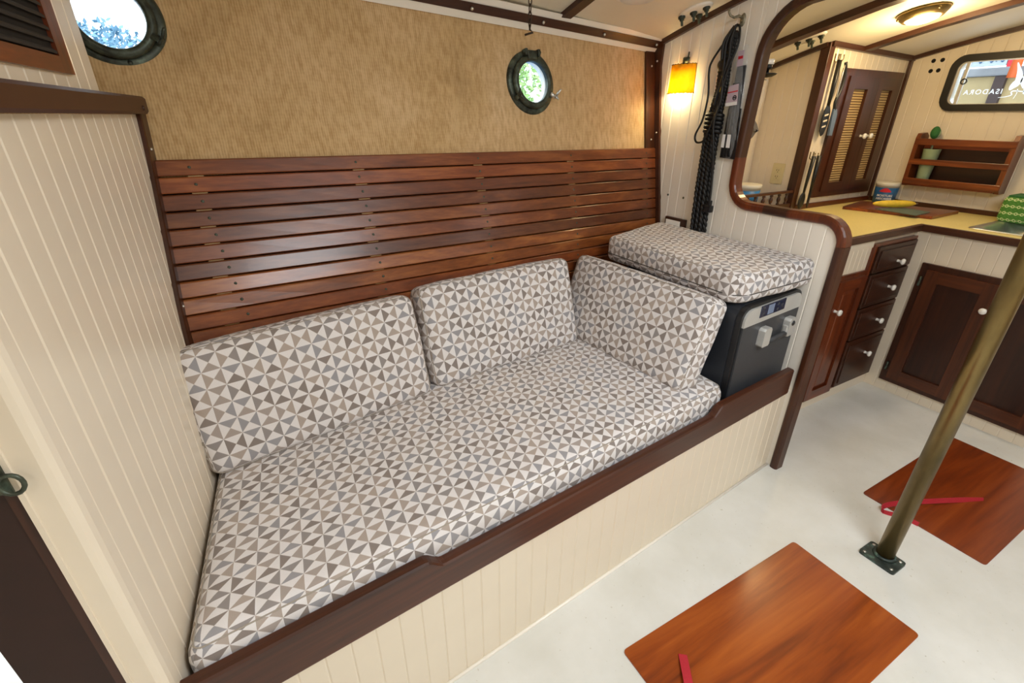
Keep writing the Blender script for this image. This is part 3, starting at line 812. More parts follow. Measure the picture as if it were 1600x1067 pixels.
# seat cushion: plan corners in world space
SF = [Vector((-.258, .719)), Vector((1.374, .892)), Vector((1.385, 1.615)), Vector((-.200, 1.322))]
cx = sum(p.x for p in SF)/4; cy = sum(p.y for p in SF)/4
def seat_warp(P, fx, fy, fz):
    a = (fx+1)/2; b = (fy+1)/2
    q = SF[0]*(1-a)*(1-b)+SF[1]*a*(1-b)+SF[2]*a*b+SF[3]*(1-a)*b
    return Vector((q.x-cx, q.y-cy, P.z))
Ls, Ws, Hs = 1.625, .71, .125
smb = cushion_mesh(Ls, Ws, Hs, .042, (0, 0, .008), seat_warp, (.012, .006), .0018, 1)
seat = cushion_obj('seat_cushion', 'long seat cushion in grey pinwheel fabric lying on the settee', smb, Matrix.Translation((cx, cy, .418+Hs/2)))
def seam_ring(parent, L, W, z, r_in, warp, mat='seam', rad=.0016, n=36, name='seam'):
    pts = []
    hx, hy = L/2-r_in, W/2-r_in; rc = .02
    loop = []
    for (sx, sy, a0) in ((1, 1, 0), (-1, 1, 90), (-1, -1, 180), (1, -1, 270)):
        loop += [(sx*(hx-rc)+rc*cos(radians(a0+k*22.5)), sy*(hy-rc)+rc*sin(radians(a0+k*22.5))) for k in range(5)]
    full = []
    for (a, b) in zip(loop, loop[1:]+loop[:1]):
        m = max(1, int(math.hypot(b[0]-a[0], b[1]-a[1])/.05))
        full += [(lerp(a[0], b[0], k/m), lerp(a[1], b[1], k/m)) for k in range(m)]
    P = []
    for x, y in full:
        p = Vector((x, y, z))
        P.append(warp(p, x/(L/2), y/(W/2), 1) if warp else p)
    return MB().tube(P, rad, 6, closed=True).build(name, mat, parent)
seam_ring(seat, Ls, Ws, Hs/2-.0085, .0155, seat_warp)

def pillow(label, BL, BR, upv, L, H, T, uvo, seed, sag=0.0):
    BL = Vector(BL); BR = Vector(BR); X = (BR-BL).normalized(); U = Vector(upv); Z = (U-X*U.dot(X)).normalized(); Y = Z.cross(X)
    c = (BL+BR)/2+Z*H/2+Y*T/2
    mb = cushion_mesh(L, T, H, .030, (.006, .010, .004), None, uvo, .0035, seed)
    o = cushion_obj('back_cushion', label, mb, frame(X, Y, Z, c), None, 'back cushions along the settee')
    pts = []
    hx, hz = L/2-.004, H/2-.004
    loop = []
    for (sx, sz, a0) in ((1, 1, 0), (-1, 1, 90), (-1, -1, 180), (1, -1, 270)):
        loop += [(sx*(hx-.03)+.03*cos(radians(a0+k*22.5)), -T/2+.0115, sz*(hz-.03)+.03*sin(radians(a0+k*22.5))) for k in range(5)]
    MB().tube(loop, .0013, 5, closed=True).build('seam', 'seam', o)
    return o
pillow('tall back cushion against the cream left bulkhead, leftmost of three', (-.207, 1.205, .546), (.445, 1.336, .546), (-.005, .092, .325), .665, .345, .115, (.33, .168), 2)
pillow('middle back cushion leaning on the slats, between two other cushions', (.466, 1.350, .546), (1.128, 1.430, .546), (-.02, .095, .33), .668, .355, .115, (.338, .176), 3)
pillow('back cushion turned sideways and leaning on the portable fridge', (1.105, 1.60, .548), (1.176, .940, .540), (.115, .0, .318), .665, .345, .112, (.334, .17), 4)

# cushion stacked on the fridge
TF = [Vector((1.370, .925)), Vector((1.820, .938)), Vector((1.818, 1.745)), Vector((1.370, 1.60))]
tx = sum(p.x for p in TF)/4; ty = sum(p.y for p in TF)/4
def top_warp(P, fx, fy, fz):
    # rounded plan corners at the cabin end
    ax, ay = abs(fx), abs(fy)
    if fy < 0:
        rx, ry = (.32, .17) if fx < 0 else (.14, .08)
        ex, ey = max(0, (ax-(1-rx))/rx), max(0, (ay-(1-ry))/ry)
        m = max(ex, ey)
        if ex > 0 and ey > 0:
            k = m/math.hypot(ex, ey)
            fx = math.copysign((1-rx)+rx*ex*k, fx); fy = -((1-ry)+ry*ey*k)
    a = (fx+1)/2; b = (fy+1)/2
    q = TF[0]*(1-a)*(1-b)+TF[1]*a*(1-b)+TF[2]*a*b+TF[3]*(1-a)*b
    return Vector((q.x-tx, q.y-ty, P.z))
Lt, Wt, Ht = .442, .73, .105
tmb = cushion_mesh(Lt, Wt, Ht, .026, (0, 0, .006), top_warp, (.01, .02), .0035, 5)
topc = cushion_obj('stacked_cushion', 'grey pinwheel box cushion lying flat on top of the portable fridge', tmb, Matrix.Translation((tx, ty, 8245e-4+Ht/2)))
seam_ring(topc, Lt, Wt, Ht/2-.006, .010, top_warp)
seam_ring(topc, Lt+.002, Wt+.002, -.018, -.0005, top_warp, 'zip', .0018, name='zip')

# ------------------------------------------------------------------ portable fridge
cl = thing('portable_fridge', 'charcoal portable fridge with silver fascia and display under the stacked cushion', 'fridge', setp(-.222, .04, .419), SET)
hw, hh = .2045, .403
def rbox2(w, z0, z1, rt_, y0, y1, rb=.004):
    pl = [(-w, z0+rb), (-w+rb, z0), (w-rb, z0), (w, z0+rb)]+[(w-rt_+rt_*cos(radians(a)), z1-rt_+rt_*sin(radians(a))) for a in (0, 22, 45, 67, 90)]+[(-w+rt_+rt_*cos(radians(a)), z1-rt_+rt_*sin(radians(a))) for a in (90, 113, 135, 158, 180)]
    return MB().prism(pl, lambda x, z: (x, y0, z), lambda x, z: (x, y1, z))
rbox2(hw, 0, hh, .045, .020, .56).build('body', 'navy', cl)
bm_ = MB()
pl = [(-hw+.012, .002), (hw-.012, .002)]
rbox2(hw-.004, .0, hh-.002, .045, .0, .022).build('front_frame', 'black', cl)
rbox2(hw-.018, .006, .330, .002, -.006, .002).build('front_panel', 'slate', cl)
fa = [(-hw+.016, .330), (hw-.016, .330)]+[(hw-.016-.04+.04*cos(radians(a)), hh-.012-.04+.04*sin(radians(a))) for a in (0, 22, 45, 67, 90)]+[(-hw+.016+.04+.04*cos(radians(a)), hh-.012-.04+.04*sin(radians(a))) for a in (90, 113, 135, 158, 180)]
MB().prism(fa, lambda x, z: (x, -.008-.0, z), lambda x, z: (x, .002, z)).build('fascia', 'silver', cl)
dp = MB().box((-.100, -.0105, .348), (.062, -.006, .392), .002).build('display', 'screen', cl)
MB().box((-.036, -.0005-.0022, -.018), (.004, .0, .018), .0008).build('lcd_screen', 'lcd', dp)
for x, z in ((-.062, .010), (-.062, -.010), (.030, .010), (.030, -.010), (.058, .0)):
    MB().lathe([(.00001, .0005), (.006, .0004), (.0065, -.001)], 12, frame((1, 0, 0), (0, 0, 1), (0, -1, 0), (x, -.0022, z))).build('button', 'slate', dp)
for x in (-.052, .118):
    pl = [(x-.020, .234), (x+.018, .234), (x+.023, .240), (x+.023, .296), (x+.016, .305), (x-.016, .305), (x-.024, .296), (x-.024, .240)]
    hb = MB().prism(pl, lambda a, z: (a, -.030, z), lambda a, z: (a, -.004, z)).build('handle_bracket', 'silver', cl)
MB().tube([(-.052, -.020, .246), (.118, -.020, .246)], .0095, 12).build('handle_bar', 'slate', cl)
MB().lathe([(.00001, .004), (.006, .0035), (.010, .001), (.010, -.003)], 16, frame((1, 0, 0), (0, 0, 1), (0, -1, 0), (.119, -.031, .285))).build('handle_pivot', 'black', cl)
MB().box((.090, -.026, .246), (.096, -.010, .278), .002).build('latch_lever', 'silver', cl)

# ------------------------------------------------------------------ reading lamp on the right bulkhead
ly, lz = 1.712, 1.493
lp = thing('wall_lamp', 'lit amber parchment wall lamp with laced edges on the right bulkhead', 'lamp', (XB, ly, lz))
mb = MB(); vs = []; fs = []; N = 44; R0 = .056
for k in range(N+1):
    a = pi*k/N
    for (r, z) in ((1.05, 0.0), (1.0, .03), (.97, .08), (.95, .112)):
        vs.append((-.010-R0*.68*r*sin(a), R0*1.25*r*cos(a), z+.0014*sin(22*a)*(1 if z in (0.0, .112) else 0)))
for k in range(N):
    for q in range(3): fs.append((4*k+q, 4*k+4+q, 4*k+5+q, 4*k+1+q))
mb.add(vs, fs, True); sh = mb.build('shade', 'parch', lp, keep=True)
sm = sh.modifiers.new('thick', 'SOLIDIFY'); sm.thickness = .0012
for (r, z) in ((1.055, 0.0), (.955, .112)):
    MB().tube([(-.010-R0*.68*r*sin(pi*k/40), R0*1.25*r*cos(pi*k/40), z+.0014*sin(22*pi*k/40)) for k in range(41)], .0011, 5).build('lacing', 'parch_edge', lp)
for sg in (-1, 1): MB().tube([(-.012, sg*R0*1.25*1.04, .0), (-.012, sg*R0*1.25*.955, .112)], .0013, 5).build('lacing', 'parch_edge', lp)
m_ = MB().box((-.012, -.016, .112), (.0, .016, .140), .004); m_.sphere((-.012, -.006, .126), .013, 12, 8, (1, 1.3, .8)); m_.tube([(-.010, -.012, .132), (-.012, -.016, .150), (-.012, -.016, .158)], .003, 6); m_.tube([(-.012, 0, .12), (-.035, 0, .105), (-.035, 0, .085)], .005, 8)
m_.build('bracket', 'bronze', lp)
MB().sphere((-.026, .012, .040), .013, 12, 10, (1, 1, 1.4)).build('bulb', 'bulb', lp)
pd = bpy.data.lights.new('wall_lamp_light', 'POINT'); pd.energy = 1.5; pd.color = (1, .82, .46); pd.shadow_soft_size = .012
po = bpy.data.objects.new('wall_lamp_light', pd); COL.objects.link(po); po.location = (XB-.028, ly+.012, lz+.012)

# ------------------------------------------------------------------ things hanging on the right bulkhead
hk = thing('coat_hook', 'grey metal coat hook high on the right bulkhead', 'hook', (XB, 1.462, 1.735))
m_ = MB().lathe([(.00001, .006), (.009, .005), (.012, 0), (.012, -.001)], 14, frame((0, 1, 0), (0, 0, 1), (-1, 0, 0), (0, 0, 0)) @ Matrix.Diagonal((1, 1.9, 1, 1)))
m_.tube([(-.005, 0, .006), (-.02, .006, .012), (-.035, .012, .006), (-.05, .02, .012), (-.056, .024, .024), (-.055, .026, .034)], [.005, .0048, .0045, .0045, .004, .0045], 8)
m_.tube([(-.004, 0, -.010), (-.014, 0, -.020), (-.024, 0, -.022), (-.030, 0, -.016)], [.005, .0045, .0045, .004], 8)
m_.build('hook', 'hookgrey', hk)
def bpt(y, z, d): return (XB-d, y, z)
# hank of black braided rope
rp = thing('rope_hank', 'thick black braided rope hank hanging down behind the stacked cushion', 'rope', bpt(1.46, 1.71, .02))
RPc = Vector(bpt(1.46, 1.71, .02))
def twist(pts, r, turns, n=60, ph=0.0):
    """two-strand look: a tube whose centre winds round a smoothed path"""
    out = []
    for k in range(n+1):
        t = k/n*(len(pts)-1); i = min(int(t), len(pts)-2); f = t-i; f = f*f*(3-2*f)
        p = Vector(pts[i]).lerp(Vector(pts[i+1]), t-i); a = ph+2*pi*turns*k/n
        out.append(p+Vector((r*cos(a), r*sin(a), 0)))
    return out
base = [(1.470, 1.695), (1.487, 1.60), (1.484, 1.50), (1.496, 1.40), (1.496, 1.27), (1.492, 1.12), (1.482, .93)]
wid = [.006, .012, .012, .020, .023, .026, .028]
for j, off in enumerate((-1.0, -.6, -.2, .2, .6, 1.0)):
    pts = [bpt(y+off*w, z, .020+.012*(j % 2)) for (y, z), w in zip(base, wid)]
    P0 = [Vector(p)-RPc for p in pts]
    for ph in (0, pi):
        MB().tube(twist(P0, .0050, 24, 130, ph+j), .0074, 6).build('strand', 'rubber', rp)
for z in (1.392, 1.376, 1.360, 1.344, 1.405):
    MB().tube([Vector(bpt(1.496+.036*cos(2*pi*k/20), z+.004*sin(2*pi*k/20), .026+.020*sin(2*pi*k/20)))-RPc for k in range(20)], .0085, 7, closed=True).build('wrap', 'rubber', rp)
MB().sphere(tuple(Vector(bpt(1.480, 1.585, .040))-RPc), .030, 14, 10, (.7, 1, .8)).build('knot', 'rubber', rp)
def smooth(pts, n=8):
    out = []; P = [Vector(p) for p in pts]
    for i in range(len(P)-1):
        p0, p1, p2, p3 = P[max(i-1, 0)], P[i], P[i+1], P[min(i+2, len(P)-1)]
        for k in range(n):
            t = k/n; out.append(.5*((2*p1)+(-p0+p2)*t+(2*p0-5*p1+4*p2-p3)*t*t+(-p0+3*p1-3*p2+p3)*t**3))
    return out+[P[-1]]
# looped power lead with plug
pw = thing('power_lead', 'looped black power lead with plug hanging from the hook', 'cord', bpt(1.45, 1.71, .05))
PWc = Vector(bpt(1.45, 1.71, .05))
def lead(pts, r=.0042): return MB().tube([Vector(p)-PWc for p in smooth([bpt(y, z, d) for y, z, d in pts])], r, 7)
lead([(1.458, 1.716, .035), (1.49, 1.66, .05), (1.530, 1.60, .055), (1.536, 1.56, .055), (1.522, 1.48, .055), (1.530, 1.39, .055), (1.556, 1.33, .055), (1.545, 1.302, .055), (1.512, 1.306, .055), (1.490, 1.34, .06), (1.470, 1.40, .06), (1.455, 1.50, .06), (1.437, 1.58, .06), (1.424, 1.65, .05), (1.438, 1.705, .04), (1.458, 1.716, .035)]).build('loop', 'rubber', pw)
lead([(1.455, 1.712, .04), (1.470, 1.66, .06), (1.462, 1.56, .06), (1.448, 1.46, .065), (1.462, 1.38, .065), (1.452, 1.30, .06), (1.444, 1.22, .05), (1.436, 1.14, .045), (1.430, 1.06, .045)], .0046).build('cord', 'rubber', pw)
lead([(1.462, 1.712, .04), (1.482, 1.66, .06), (1.478, 1.60, .06)], .006).build('cord', 'rubber', pw)
lead([(1.452, 1.714, .045), (1.452, 1.66, .06), (1.448, 1.60, .06), (1.470, 1.50, .06), (1.480, 1.44, .06)], .005).build('cord', 'rubber', pw)
pg = MB(); c = Vector(bpt(1.432, 1.04, .04))-PWc
pg.box(tuple(c+Vector((-.012, -.016, -.018))), tuple(c+Vector((.012, .018, .012))), .005); pg.box(tuple(c+Vector((-.008, -.007, .010))), tuple(c+Vector((.008, .007, .032))), .003)
for q in (-.018, .004): pg.box(tuple(c+Vector((-.004, .018, q-.004+.006))), tuple(c+Vector((.004, .032, q+.002+.006))), .001)
pg.build('plug', 'black', pw)
# packaged item in a clear bag
bgp = thing('bagged_cable', 'black cable parts in a clear plastic bag with lilac label', 'package', bpt(1.42, 1.45, .02))
BGc = Vector(bpt(1.42, 1.45, .02))
def Q(y, z, d): return tuple(Vector(bpt(y, z, d))-BGc)
def slabq(c4, d0, d1): return MB().prism(c4, lambda y, z: Q(y, z, d0), lambda y, z: Q(y, z, d1))
vs = []; fs = []; N = 14
for k in range(N+1):
    t = k/N; z = lerp(1.240, 1.650, t); yl, yr = lerp(1.452, 1.462, t), lerp(1.363, 1.410, t)
    for q in range(9):
        s_ = q/8; y = lerp(yr, yl, s_); d = .006+.026*sin(pi*s_)*(.4+.6*sin(pi*min(1, (1-t)*1.0)))+.0035*sin(9*t*pi+q*2.1)
        vs.append(Q(y, z, d))
for k in range(N):
    for q in range(8): fs.append((9*k+q, 9*k+q+1, 9*k+10+q, 9*k+9+q))
MB().add(vs, fs, True).build('bag', 'bag', bgp)
slabq([(1.444, 1.245), (1.372, 1.242), (1.388, 1.430), (1.444, 1.430)], .006, .015).build('black_insert', 'black', bgp)
slabq([(1.440, 1.43), (1.392, 1.43), (1.402, 1.58), (1.438, 1.58)], .008, .014).build('grey_insert', 'slate', bgp)
for j in range(3):
    MB().tube([Vector(Q(1.432-.016*j, 1.25, .016)), Vector(Q(1.430-.012*j, 1.36, .020)), Vector(Q(1.432-.008*j, 1.52, .018))], .0065, 8).build('cable', 'rubber', bgp)
lb = slabq([(1.447, 1.437), (1.392, 1.443), (1.401, 1.517), (1.443, 1.510)], .0335, .0345).build('label', 'lilac', bgp)
slabq([(1.446, 1.437), (1.393, 1.443), (1.3945, 1.455), (1.4455, 1.450)], .0346, .0352).build('label_foot', 'print', bgp)
slabq([(1.4445, 1.484), (1.3985, 1.490), (1.399, 1.494), (1.4448, 1.488)], .0346, .0352).build('label_rule', 'redprint', bgp)
MB().lathe([(.006, 0), (.009, 0), (.009, .0008), (.006, .0008)], 20, frame((0, 1, 0), (0, 0, 1), (-1, 0, 0), Q(1.408, 1.468, .035)), closed=True).build('label_emblem', 'inkblack', bgp)
MB().box(tuple(Vector(Q(1.402, 1.466, .035))), tuple(Vector(Q(1.414, 1.470, .0358)))).build('label_emblem_bar', 'inkblack', bgp)
slabq([(1.437, 1.285), (1.422, 1.285), (1.424, 1.335), (1.437, 1.335)], .028, .029).build('white_tag', 'print', bgp)
slabq([(1.412, 1.285), (1.394, 1.285), (1.398, 1.335), (1.414, 1.335)], .028, .029).build('white_tag', 'print', bgp)
slabq([(1.430, 1.575), (1.404, 1.578), (1.408, 1.630), (1.434, 1.628)], .028, .029).build('header_card', 'lilac', bgp)
slabq([(1.428, 1.600), (1.408, 1.602), (1.409, 1.612), (1.429, 1.610)], .0292, .0298).build('header_print', 'redprint', bgp)
slabq([(1.476, 1.49), (1.468, 1.49), (1.466, 1.565), (1.474, 1.565)], .045, .047).build('yellow_tag', 'banana', bgp)
# little framed outlet box just above the cushion
ob = thing('outlet_box', 'small brown framed white switch box low on the right bulkhead', 'switch', (XB, 1.635, .925))
MB().box((-.016, -.062, -.03), (0, .062, .036), .002).build('frame', 'dy', ob)
MB().box((-.019, -.035, -.028), (-.012, .054, .024), .002).build('plate', 'porcelain', ob)

# ------------------------------------------------------------------ ceiling fittings
def bolts(px, py, label):
    z = cz(px, py); r = thing('bolt_plate', label, 'fitting', (px, py, z)); r.rotation_euler = (math.atan(-.1526*py), 0, 0)
    MB().lathe([(.00001, -.008), (.05, -.008), (.056, -.003), (.056, .004)], 32, Matrix.Diagonal((.85, 1.35, 1, 1)) @ Matrix.Rotation(0, 4, 'Z')).build('plate', 'white', r)
    for (x, y) in ((-.022, .035), (.006, -.008-.03), (.028, .010), (-.008, .0)):
        m_ = MB().lathe([(.00001, -.040), (.005, -.040), (.005, -.022), (.009, -.022), (.009, -.015), (.014, -.014), (.014, -.010), (.014, -.006)], 12, Matrix.Translation((x*1.25, y*1.25, 0)))
        m_.build('bolt', 'bronze', r)
    return r
bolts(1.735, 1.625, 'white oval plate with four deck bolts above the wall lamp')
bolts(2.565, 1.655, 'white oval plate with four deck bolts on the galley ceiling')
# hanging chain
ch = thing('hanging_chain', 'short rusty chain with end hook hanging from the ceiling', 'chain', (.777, 1.30, cz(.777, 1.30)))
z = -.005
zb = 1.625-cz(.777, 1.30); k = 0
while z > zb:
    ang = 0 if k % 2 else pi/2
    MB().tube([(.0045*cos(a)*cos(ang), .0045*cos(a)*sin(ang), z-.010+.0105*sin(a)) for a in [2*pi*q/14 for q in range(14)]], .0016, 6, closed=True).build('link', 'rustchain', ch); z -= .0165; k += 1
MB().tube([(0, 0, z+.004), (0, 0, z-.008), (.008, -.004, z-.014), (-.012, .006, z-.020)], .0028, 7).build('end_hook', 'rustchain', ch)
MB().lathe([(.00001, -.006), (.010, -.005), (.014, 0)], 12).build('ceiling_eye', 'rustchain', ch)
# dome lamp at the top edge
dome_y = 1.53
dl = thing('dome_lamp', 'white dome ceiling lamp cut by the top edge', 'lamp', (1.40, 1.562, cz(1.40, 1.562)))
dl.rotation_euler = (math.atan(-.1526*1.60), 0, 0)
MB().lathe([(.00001, -.040), (.05, -.036), (.085, -.022), (.098, -.006), (.098, .010)], 32).build('dome', 'domeglass', dl)
MB().lathe([(.097, -.010), (.106, -.008), (.108, .0), (.106, .012), (.097, .012)], 32, closed=True).build('rim', 'white', dl)
# galley lamp
gl = thing('galley_lamp', 'lit round brass ceiling lamp in the galley', 'lamp', (2.775, 1.30, cz(2.775, 1.30)))
gl.rotation_euler = (radians(-11), 0, 0)
MB().lathe([(.062, -.030), (.072, -.030), (.084, -.018), (.092, -.010), (.095, .002), (.062, .004)], 36, closed=True).build('rim', 'brass', gl)
MB().lathe([(.00001, -.046), (.030, -.044), (.055, -.036), (.066, -.026), (.066, -.004)], 36).build('lens', 'lampglass', gl)
for a in (0, 120, 240): MB().sphere((.088*cos(radians(a)), .088*sin(radians(a)), -.014), .006, 8, 6).build('screw', 'brass', gl)
pd = bpy.data.lights.new('galley_lamp_light', 'POINT'); pd.energy = 8.0; pd.color = (1, .72, .36); pd.shadow_soft_size = .06
po = bpy.data.objects.new('galley_lamp_light', pd); COL.objects.link(po); po.location = (2.775, 1.28, cz(2.775, 1.30)-.10)

# ------------------------------------------------------------------ floor hatches, straps, brass pole
def hatch(x0, x1, y0, y1, label, tint):
    cx_, cy_ = (x0+x1)/2, (y0+y1)/2
    r = thing('floor_hatch', label, 'hatch', (cx_, cy_, 0), group='varnished floor hatches')
    poly = []
    for (sx, sy, a0) in ((1, 1, 0), (-1, 1, 90), (-1, -1, 180), (1, -1, 270)):
        poly += [(sx*((x1-x0)/2-.012)+.012*cos(radians(a0+k*30)), sy*((y1-y0)/2-.012)+.012*sin(radians(a0+k*30))) for k in range(4)]
    MB().prism(poly, lambda x, y: (x, y, -.004), lambda x, y: (x, y, .004)).build('panel', 'hatch', r, tint)
    return r
h1 = hatch(*HATCH[0], 'large orange-brown floor hatch nearest the viewer with a short red tab', (1.0, .92, .86))
h2 = hatch(*HATCH[1], 'red-brown floor hatch behind the brass pole with a looped red strap', (.72, .55, .48))
def ribbon(pts, w, th, parent, wdir):
    c = parent.location; vs = []; fs = []; P = [Vector(p)-c for p in pts]
    for i, p in enumerate(P):
        t = (P[min(i+1, len(P)-1)]-P[max(i-1, 0)]).normalized(); b = Vector(wdir); b = (b-t*t.dot(b)).normalized(); nn = t.cross(b)
        vs += [p+b*w/2+nn*th/2, p-b*w/2+nn*th/2, p-b*w/2-nn*th/2, p+b*w/2-nn*th/2]
    for i in range(len(P)-1):
        for q in range(4): fs.append((4*i+q, 4*i+(q+1) % 4, 4*i+4+(q+1) % 4, 4*i+4+q))
    fs += [(0, 1, 2, 3), tuple(4*len(P)-1-q for q in range(4))]
    return MB().add(vs, fs).build('strap', 'red', parent)
d_ = Vector((-.049, -.062, 0)).normalized(); n_ = Vector((-d_.y, d_.x, 0))
ribbon([Vector((.842, .495, .006))+d_*t+Vector((0, 0, z)) for t, z in ((0, 0), (.03, .006), (.07, .012), (.13, .014), (.19, .006), (.22, .001))], .024, .0025, h1, n_)
ribbon(smooth([(2.375, .342, .006), (2.30, .378, .012), (2.18, .428, .020), (2.09, .468, .022), (2.02, .500, .020), (1.972, .516, .014), (1.952, .508, .006), (1.957, .492, .005), (1.975, .468, .006), (1.990, .435, .007), (1.995, .405, .006)], 5), .020, .0025, h2, (.25, .35, 1.0))
pl_ = thing('brass_pole', 'aged brass mast pole standing on a screwed base plate', 'pole', (1.726, .394, 0))
MB().lathe([(.00001, .01), (.0265, .01), (.0265, 1.95), (.00001, 1.95)], 32).build('tube', 'brass', pl_)
poly = []
for (sx, sy, a0) in ((1, 1, 0), (-1, 1, 90), (-1, -1, 180), (1, -1, 270)):
    poly += [(sx*.034+.010*cos(radians(a0+k*30)), sy*.046+.010*sin(radians(a0+k*30))) for k in range(4)]
bp = MB().prism(poly, lambda x, y: (x-.014, y, 0), lambda x, y: (x-.014, y, .010)); bp.build('base_plate', 'verdigris', pl_)
MB().lathe([(.027, .010), (.036, .010), (.034, .016), (.0285, .020), (.027, .018)], 32, closed=True).build('collar', 'verdigris', pl_)
for sx in (-1, 1):
    for sy in (-1, 1): MB().lathe([(.00001, .0115), (.005, .011), (.006, .009)], 12, Matrix.Translation((sx*.030-.014, sy*.042, 0))).build('screw', 'steel', pl_)

# ------------------------------------------------------------------ galley: walls
wa = thing('wall_aft', 'cream boarded aft galley wall with the window', None, (XA, 0, 0), kind='structure')
WIN = (.78, 1.405, 1.468, 1.674)      # clear glass: y0, y1, z0, z1
def PA(y, z, d): return (-d, y, z)
MB().box((.009, -2, 0), (.03, WIN[0], 2)).build('wall_core', 'cream', wa); MB().box((.009, WIN[1], 0), (.03, 1.70, 2)).build('wall_core', 'cream', wa)
MB().box((.009, WIN[0], 0), (.03, WIN[1], WIN[2])).build('wall_core', 'cream', wa); MB().box((.009, WIN[0], WIN[3]), (.03, WIN[1], 2)).build('wall_core', 'cream', wa)
y = 1.66
while y > -.35:
    a = y-.0590; mid = (a+y)/2
    if a < WIN[1] and y > WIN[0]:
        if a < WIN[1] < y: plank(wa, 'cream', PA, WIN[1], y, lambda u: .9, lambda u: cz(XA, u), g=.001); y_ = WIN[1]
        else: y_ = y
        a_ = max(a, WIN[0])
        plank(wa, 'cream', PA, a_, y_, lambda u: .9, lambda u: WIN[2]); plank(wa, 'cream', PA, a_, y_, lambda u: WIN[3], lambda u: cz(XA, u))
        if a < WIN[0]: plank(wa, 'cream', PA, a, WIN[0], lambda u: .9, lambda u: cz(XA, u), g=.001)
    else: plank(wa, 'cream', PA, a, y, lambda u: .9, lambda u: cz(XA, u))
    y = a
for yy, zz in ((1.545, 1.689), (1.503, 1.690), (1.543, 1.639), (1.507, 1.640)):
    MB().lathe([(.00001, .0012), (.0105, .0012), (.0105, -.004)], 16, frame((0, 1, 0), (0, 0, 1), (-1, 0, 0), (0, yy, zz))).build('vent_hole', 'dark', wa)
wc = thing('wall_side', 'cream boarded galley side wall holding the cane cupboard', None, (XG, YW, 0), kind='structure')
def PC(x, z, d): return (x-XG, -d, z)
MB().box((0, .009, 0), (XA-XG, .03, 1.78)).build('wall_core', 'cream', wc)
x = XG+.03
while x < XA-.005:
    b = min(XA, x+.0575); plank(wc, 'cream', PC, x, b, lambda u: .9, lambda u: cz(u, YW)); x = b
wg = thing('wall_alcove', 'cream boarded alcove wall with the outlet', None, (XG, 1.69, 0), kind='structure')
def PG(y, z, d): return (-d, y-1.69, z)
MB().box((.009, -.0, 0), (.028, .40, 1.76)).build('wall_core', 'cream', wg)
y = 1.69
while y < 2.06: plank(wg, 'cream', PG, y, y+.0545, lambda u: .93, lambda u: cz(XG, u)); y += .0545
wh = thing('wall_outboard', 'cream hull side at the back of the alcove', None, (2.3, 1.955, 0), kind='structure')
def PH(x, z, d): return (x-2.3, -d, z)
x = XB+.031
while x < XG: b = min(XG, x+.0545); plank(wh, 'cream', PH, x, b, lambda u: .9, lambda u: 1.76); x = b
MB().box((-.46, .009, .0), (.46, .03, 1.76)).build('wall_core', 'cream', wh)
def tstrip(n, a, b, mat, lb): struct(MB().box(a, b, .002).build('trim_%d' % n, mat), lb)
tstrip(12, (XG-.010, YW-.014, .93), (XG+.034, YW+.034, cz(XG, YW)), 'dz', 'dark mahogany corner post between alcove and cane cupboard wall')
tstrip(13, (XA-.018, YW-.018, .93), (XA, YW, cz(XA, YW)), 'dz', 'dark mahogany strip in the aft galley corner')
ceil_strip('trim_14', [(x, YW-.012) for x in ylist(XG, XA)], .024, .024, 'dx', 'dark mahogany strip along the top of the cupboard wall')
ceil_strip('trim_15', [(XA-.012, y) for y in ylist(YW, -1.9, 20)], .024, .022, 'dy', 'dark mahogany strip along the top of the aft wall')
ceil_strip('trim_16', [(XG-.010, y) for y in ylist(1.955, YW)], .020, .022, 'dy', 'dark mahogany strip along the top of the alcove wall')

# galley window
gw = thing('window_3', 'black framed galley window with the boat name lettered outside', None, (XA, 1.1, 1.57), kind='structure')
def rrect(y0, y1, z0, z1, r, n=5):
    out = []
    for (cy_, cz_, a0) in ((y1-r, z1-r, 0), (y0+r, z1-r, 90), (y0+r, z0+r, 180), (y1-r, z0+r, 270)):
        out += [(cy_+r*cos(radians(a0+90*k/n)), cz_+r*sin(radians(a0+90*k/n))) for k in range(n+1)]
    return out
oy0, oy1, oz0, oz1 = .74, 1.447, 1.433, 1.706
def ringmesh(A, Bp, x0, x1):
    n = len(A); vs = [(x0, y-1.1, z-1.57) for y, z in A]+[(x0, y-1.1, z-1.57) for y, z in Bp]+[(x1, y-1.1, z-1.57) for y, z in A]+[(x1, y-1.1, z-1.57) for y, z in Bp]
    fs = []
    for i in range(n):
        j = (i+1) % n
        fs += [(i, j, n+j, n+i), (2*n+i, 3*n+i, 3*n+j, 2*n+j), (i, 2*n+i, 2*n+j, j), (n+i, n+j, 3*n+j, 3*n+i)]
    return MB().add(vs, fs)
ringmesh(rrect(oy0, oy1, oz0, oz1, .065), rrect(oy0+.034, oy1-.034, oz0+.033, oz1-.033, .035), -.020, .0).build('window_frame', 'grommet', gw)
ringmesh(rrect(oy0+.030, oy1-.030, oz0+.029, oz1-.029, .036), rrect(oy0+.046, oy1-.046, oz0+.036, oz1-.036, .030), -.010, .032).build('metal_liner', 'silver', gw)
MB().box((.012, -.33, -.11), (.016, .318, .115)).build('pane', 'glass', gw)
MB().box((-.004, .268, -.11), (.010, .284, .11), .002).build('slide_rail', 'silver', gw)
MB().lathe([(.010, -.003), (.015, -.003), (.015, .003), (.010, .003)], 20, frame((0, 1, 0), (0, 0, 1), (-1, 0, 0), (-.008, .268, .008)), closed=True).build('finger_catch', 'black', gw)
fwd = frame((0, 1, 0), (0, 0, 1), (1, 0, 0), (.0170, 1.196-1.1, 1.515-1.57))
